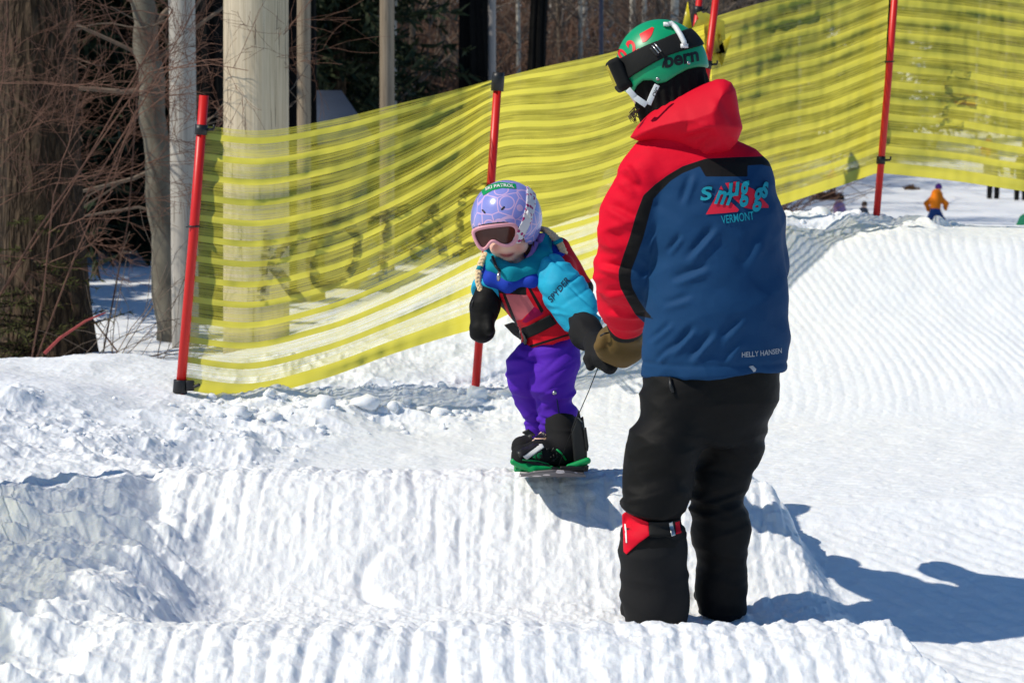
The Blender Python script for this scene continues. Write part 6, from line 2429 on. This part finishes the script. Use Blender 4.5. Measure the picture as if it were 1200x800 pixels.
small_person('skier in brown and black seen through the net beside the red sleeve', 716, 290, 18.5, 1.1, clo('faded_print_cloth', (.16, .10, .10, 1)), T_brn, T_gry, 'stand', .6)
small_person('person in a bright pink top by the distant brown bush', 976, 226, 80, .9, clo('pink_cloth', (.65, .05, .12, 1)), T_brn, KX, 'stand', .3)

shrub('low brown bush on the snow field under the net, left of the corner pole', P(970, 235, 78)[0], 78, 60, .26, M['twig_red'], 81, .03, .7, .01, 2, 5, name='bush', minr=.014)
shrub('small dry bush with yellow leaves right of the corner pole', P(1068, 215, 82)[0], 82, 26, .16, M['dead_leaf'], 82, .03, .7, .01, 2, 5, name='bush', minr=.014)
# long low grey crash padding far behind the net
def padding():
    a, b = P(968, 228, 84), P(1046, 203, 92)
    d = b - a; L = np.linalg.norm(d[:2]); n = 8
    t = thing('crash_barrier', 'long low grey padded barrier behind the net at the corner pole', 'barrier', ((a[0] + b[0]) / 2, (a[1] + b[1]) / 2, gz((a[0] + b[0]) / 2, (a[1] + b[1]) / 2)))
    ang = math.atan2(d[1], d[0]); R = np.array([[math.cos(ang), -math.sin(ang), 0], [math.sin(ang), math.cos(ang), 0], [0, 0, 1]])
    for k in range(n):
        c = a + d * (k + .5) / n; c[2] = gz(c[0], c[1]) + .16
        m = MB(); m.box(c, (L / n * .985, .35, .38), R); bevel(m.build('pad', M['slate'], t), .06, 3)
M['slate'] = clo('slate_vinyl', (.07, .08, .10, 1))
padding()
# ---------------------------------------------------------------- light and camera
EL_, = (47.0,)
hv = np.array([-.948, -.318]); hv /= np.linalg.norm(hv)
e_ = math.radians(EL_)
sdir = Vector((hv[0] * math.cos(e_), hv[1] * math.cos(e_), math.sin(e_)))
ld = bpy.data.lights.new('sun', 'SUN'); ld.energy = 4.15; ld.angle = math.radians(.53); ld.color = (1.0, .93, .80)
lo_ = bpy.data.objects.new('sun', ld); COL.objects.link(lo_); lo_.rotation_euler = sdir.to_track_quat('Z', 'Y').to_euler()
w = bpy.data.worlds.new('World'); SC.world = w; w.use_nodes = True
bg = w.node_tree.nodes['Background']
sky = w.node_tree.nodes.new('ShaderNodeTexSky'); sky.sky_type = 'NISHITA'; sky.sun_disc = False
sky.sun_elevation = e_; sky.sun_rotation = math.atan2(sdir.x, sdir.y) % (2 * math.pi)
sky.altitude = 600; sky.air_density = 1.0; sky.dust_density = 0.0; sky.ozone_density = 2.0
tint = w.node_tree.nodes.new('ShaderNodeMix'); tint.data_type = 'RGBA'; tint.blend_type = 'MULTIPLY'; tint.inputs[0].default_value = 1.0
tint.inputs[7].default_value = (.66, .93, 1.12, 1)      # clear deep mountain sky
w.node_tree.links.new(sky.outputs[0], tint.inputs[6]); w.node_tree.links.new(tint.outputs[2], bg.inputs[0]); bg.inputs[1].default_value = .094

cd = bpy.data.cameras.new('camera'); cam = bpy.data.objects.new('camera', cd); COL.objects.link(cam)
cd.sensor_width = 36; cd.lens = F / 1200 * 36; cd.clip_end = 2000; cd.clip_start = .1
cam.location = (0, 0, CH); cam.rotation_euler = (math.pi / 2 - TH, 0, 0)
cd.dof.use_dof = True; cd.dof.focus_distance = 6.9; cd.dof.aperture_fstop = 8.5
SC.camera = cam
SC.view_settings.view_transform = 'Standard'; SC.view_settings.look = 'None'
SC.view_settings.exposure = 0.0; SC.view_settings.gamma = 1.0
SC.view_settings.use_curve_mapping = False
SC.cycles.max_bounces = 8; SC.cycles.transparent_max_bounces = 24
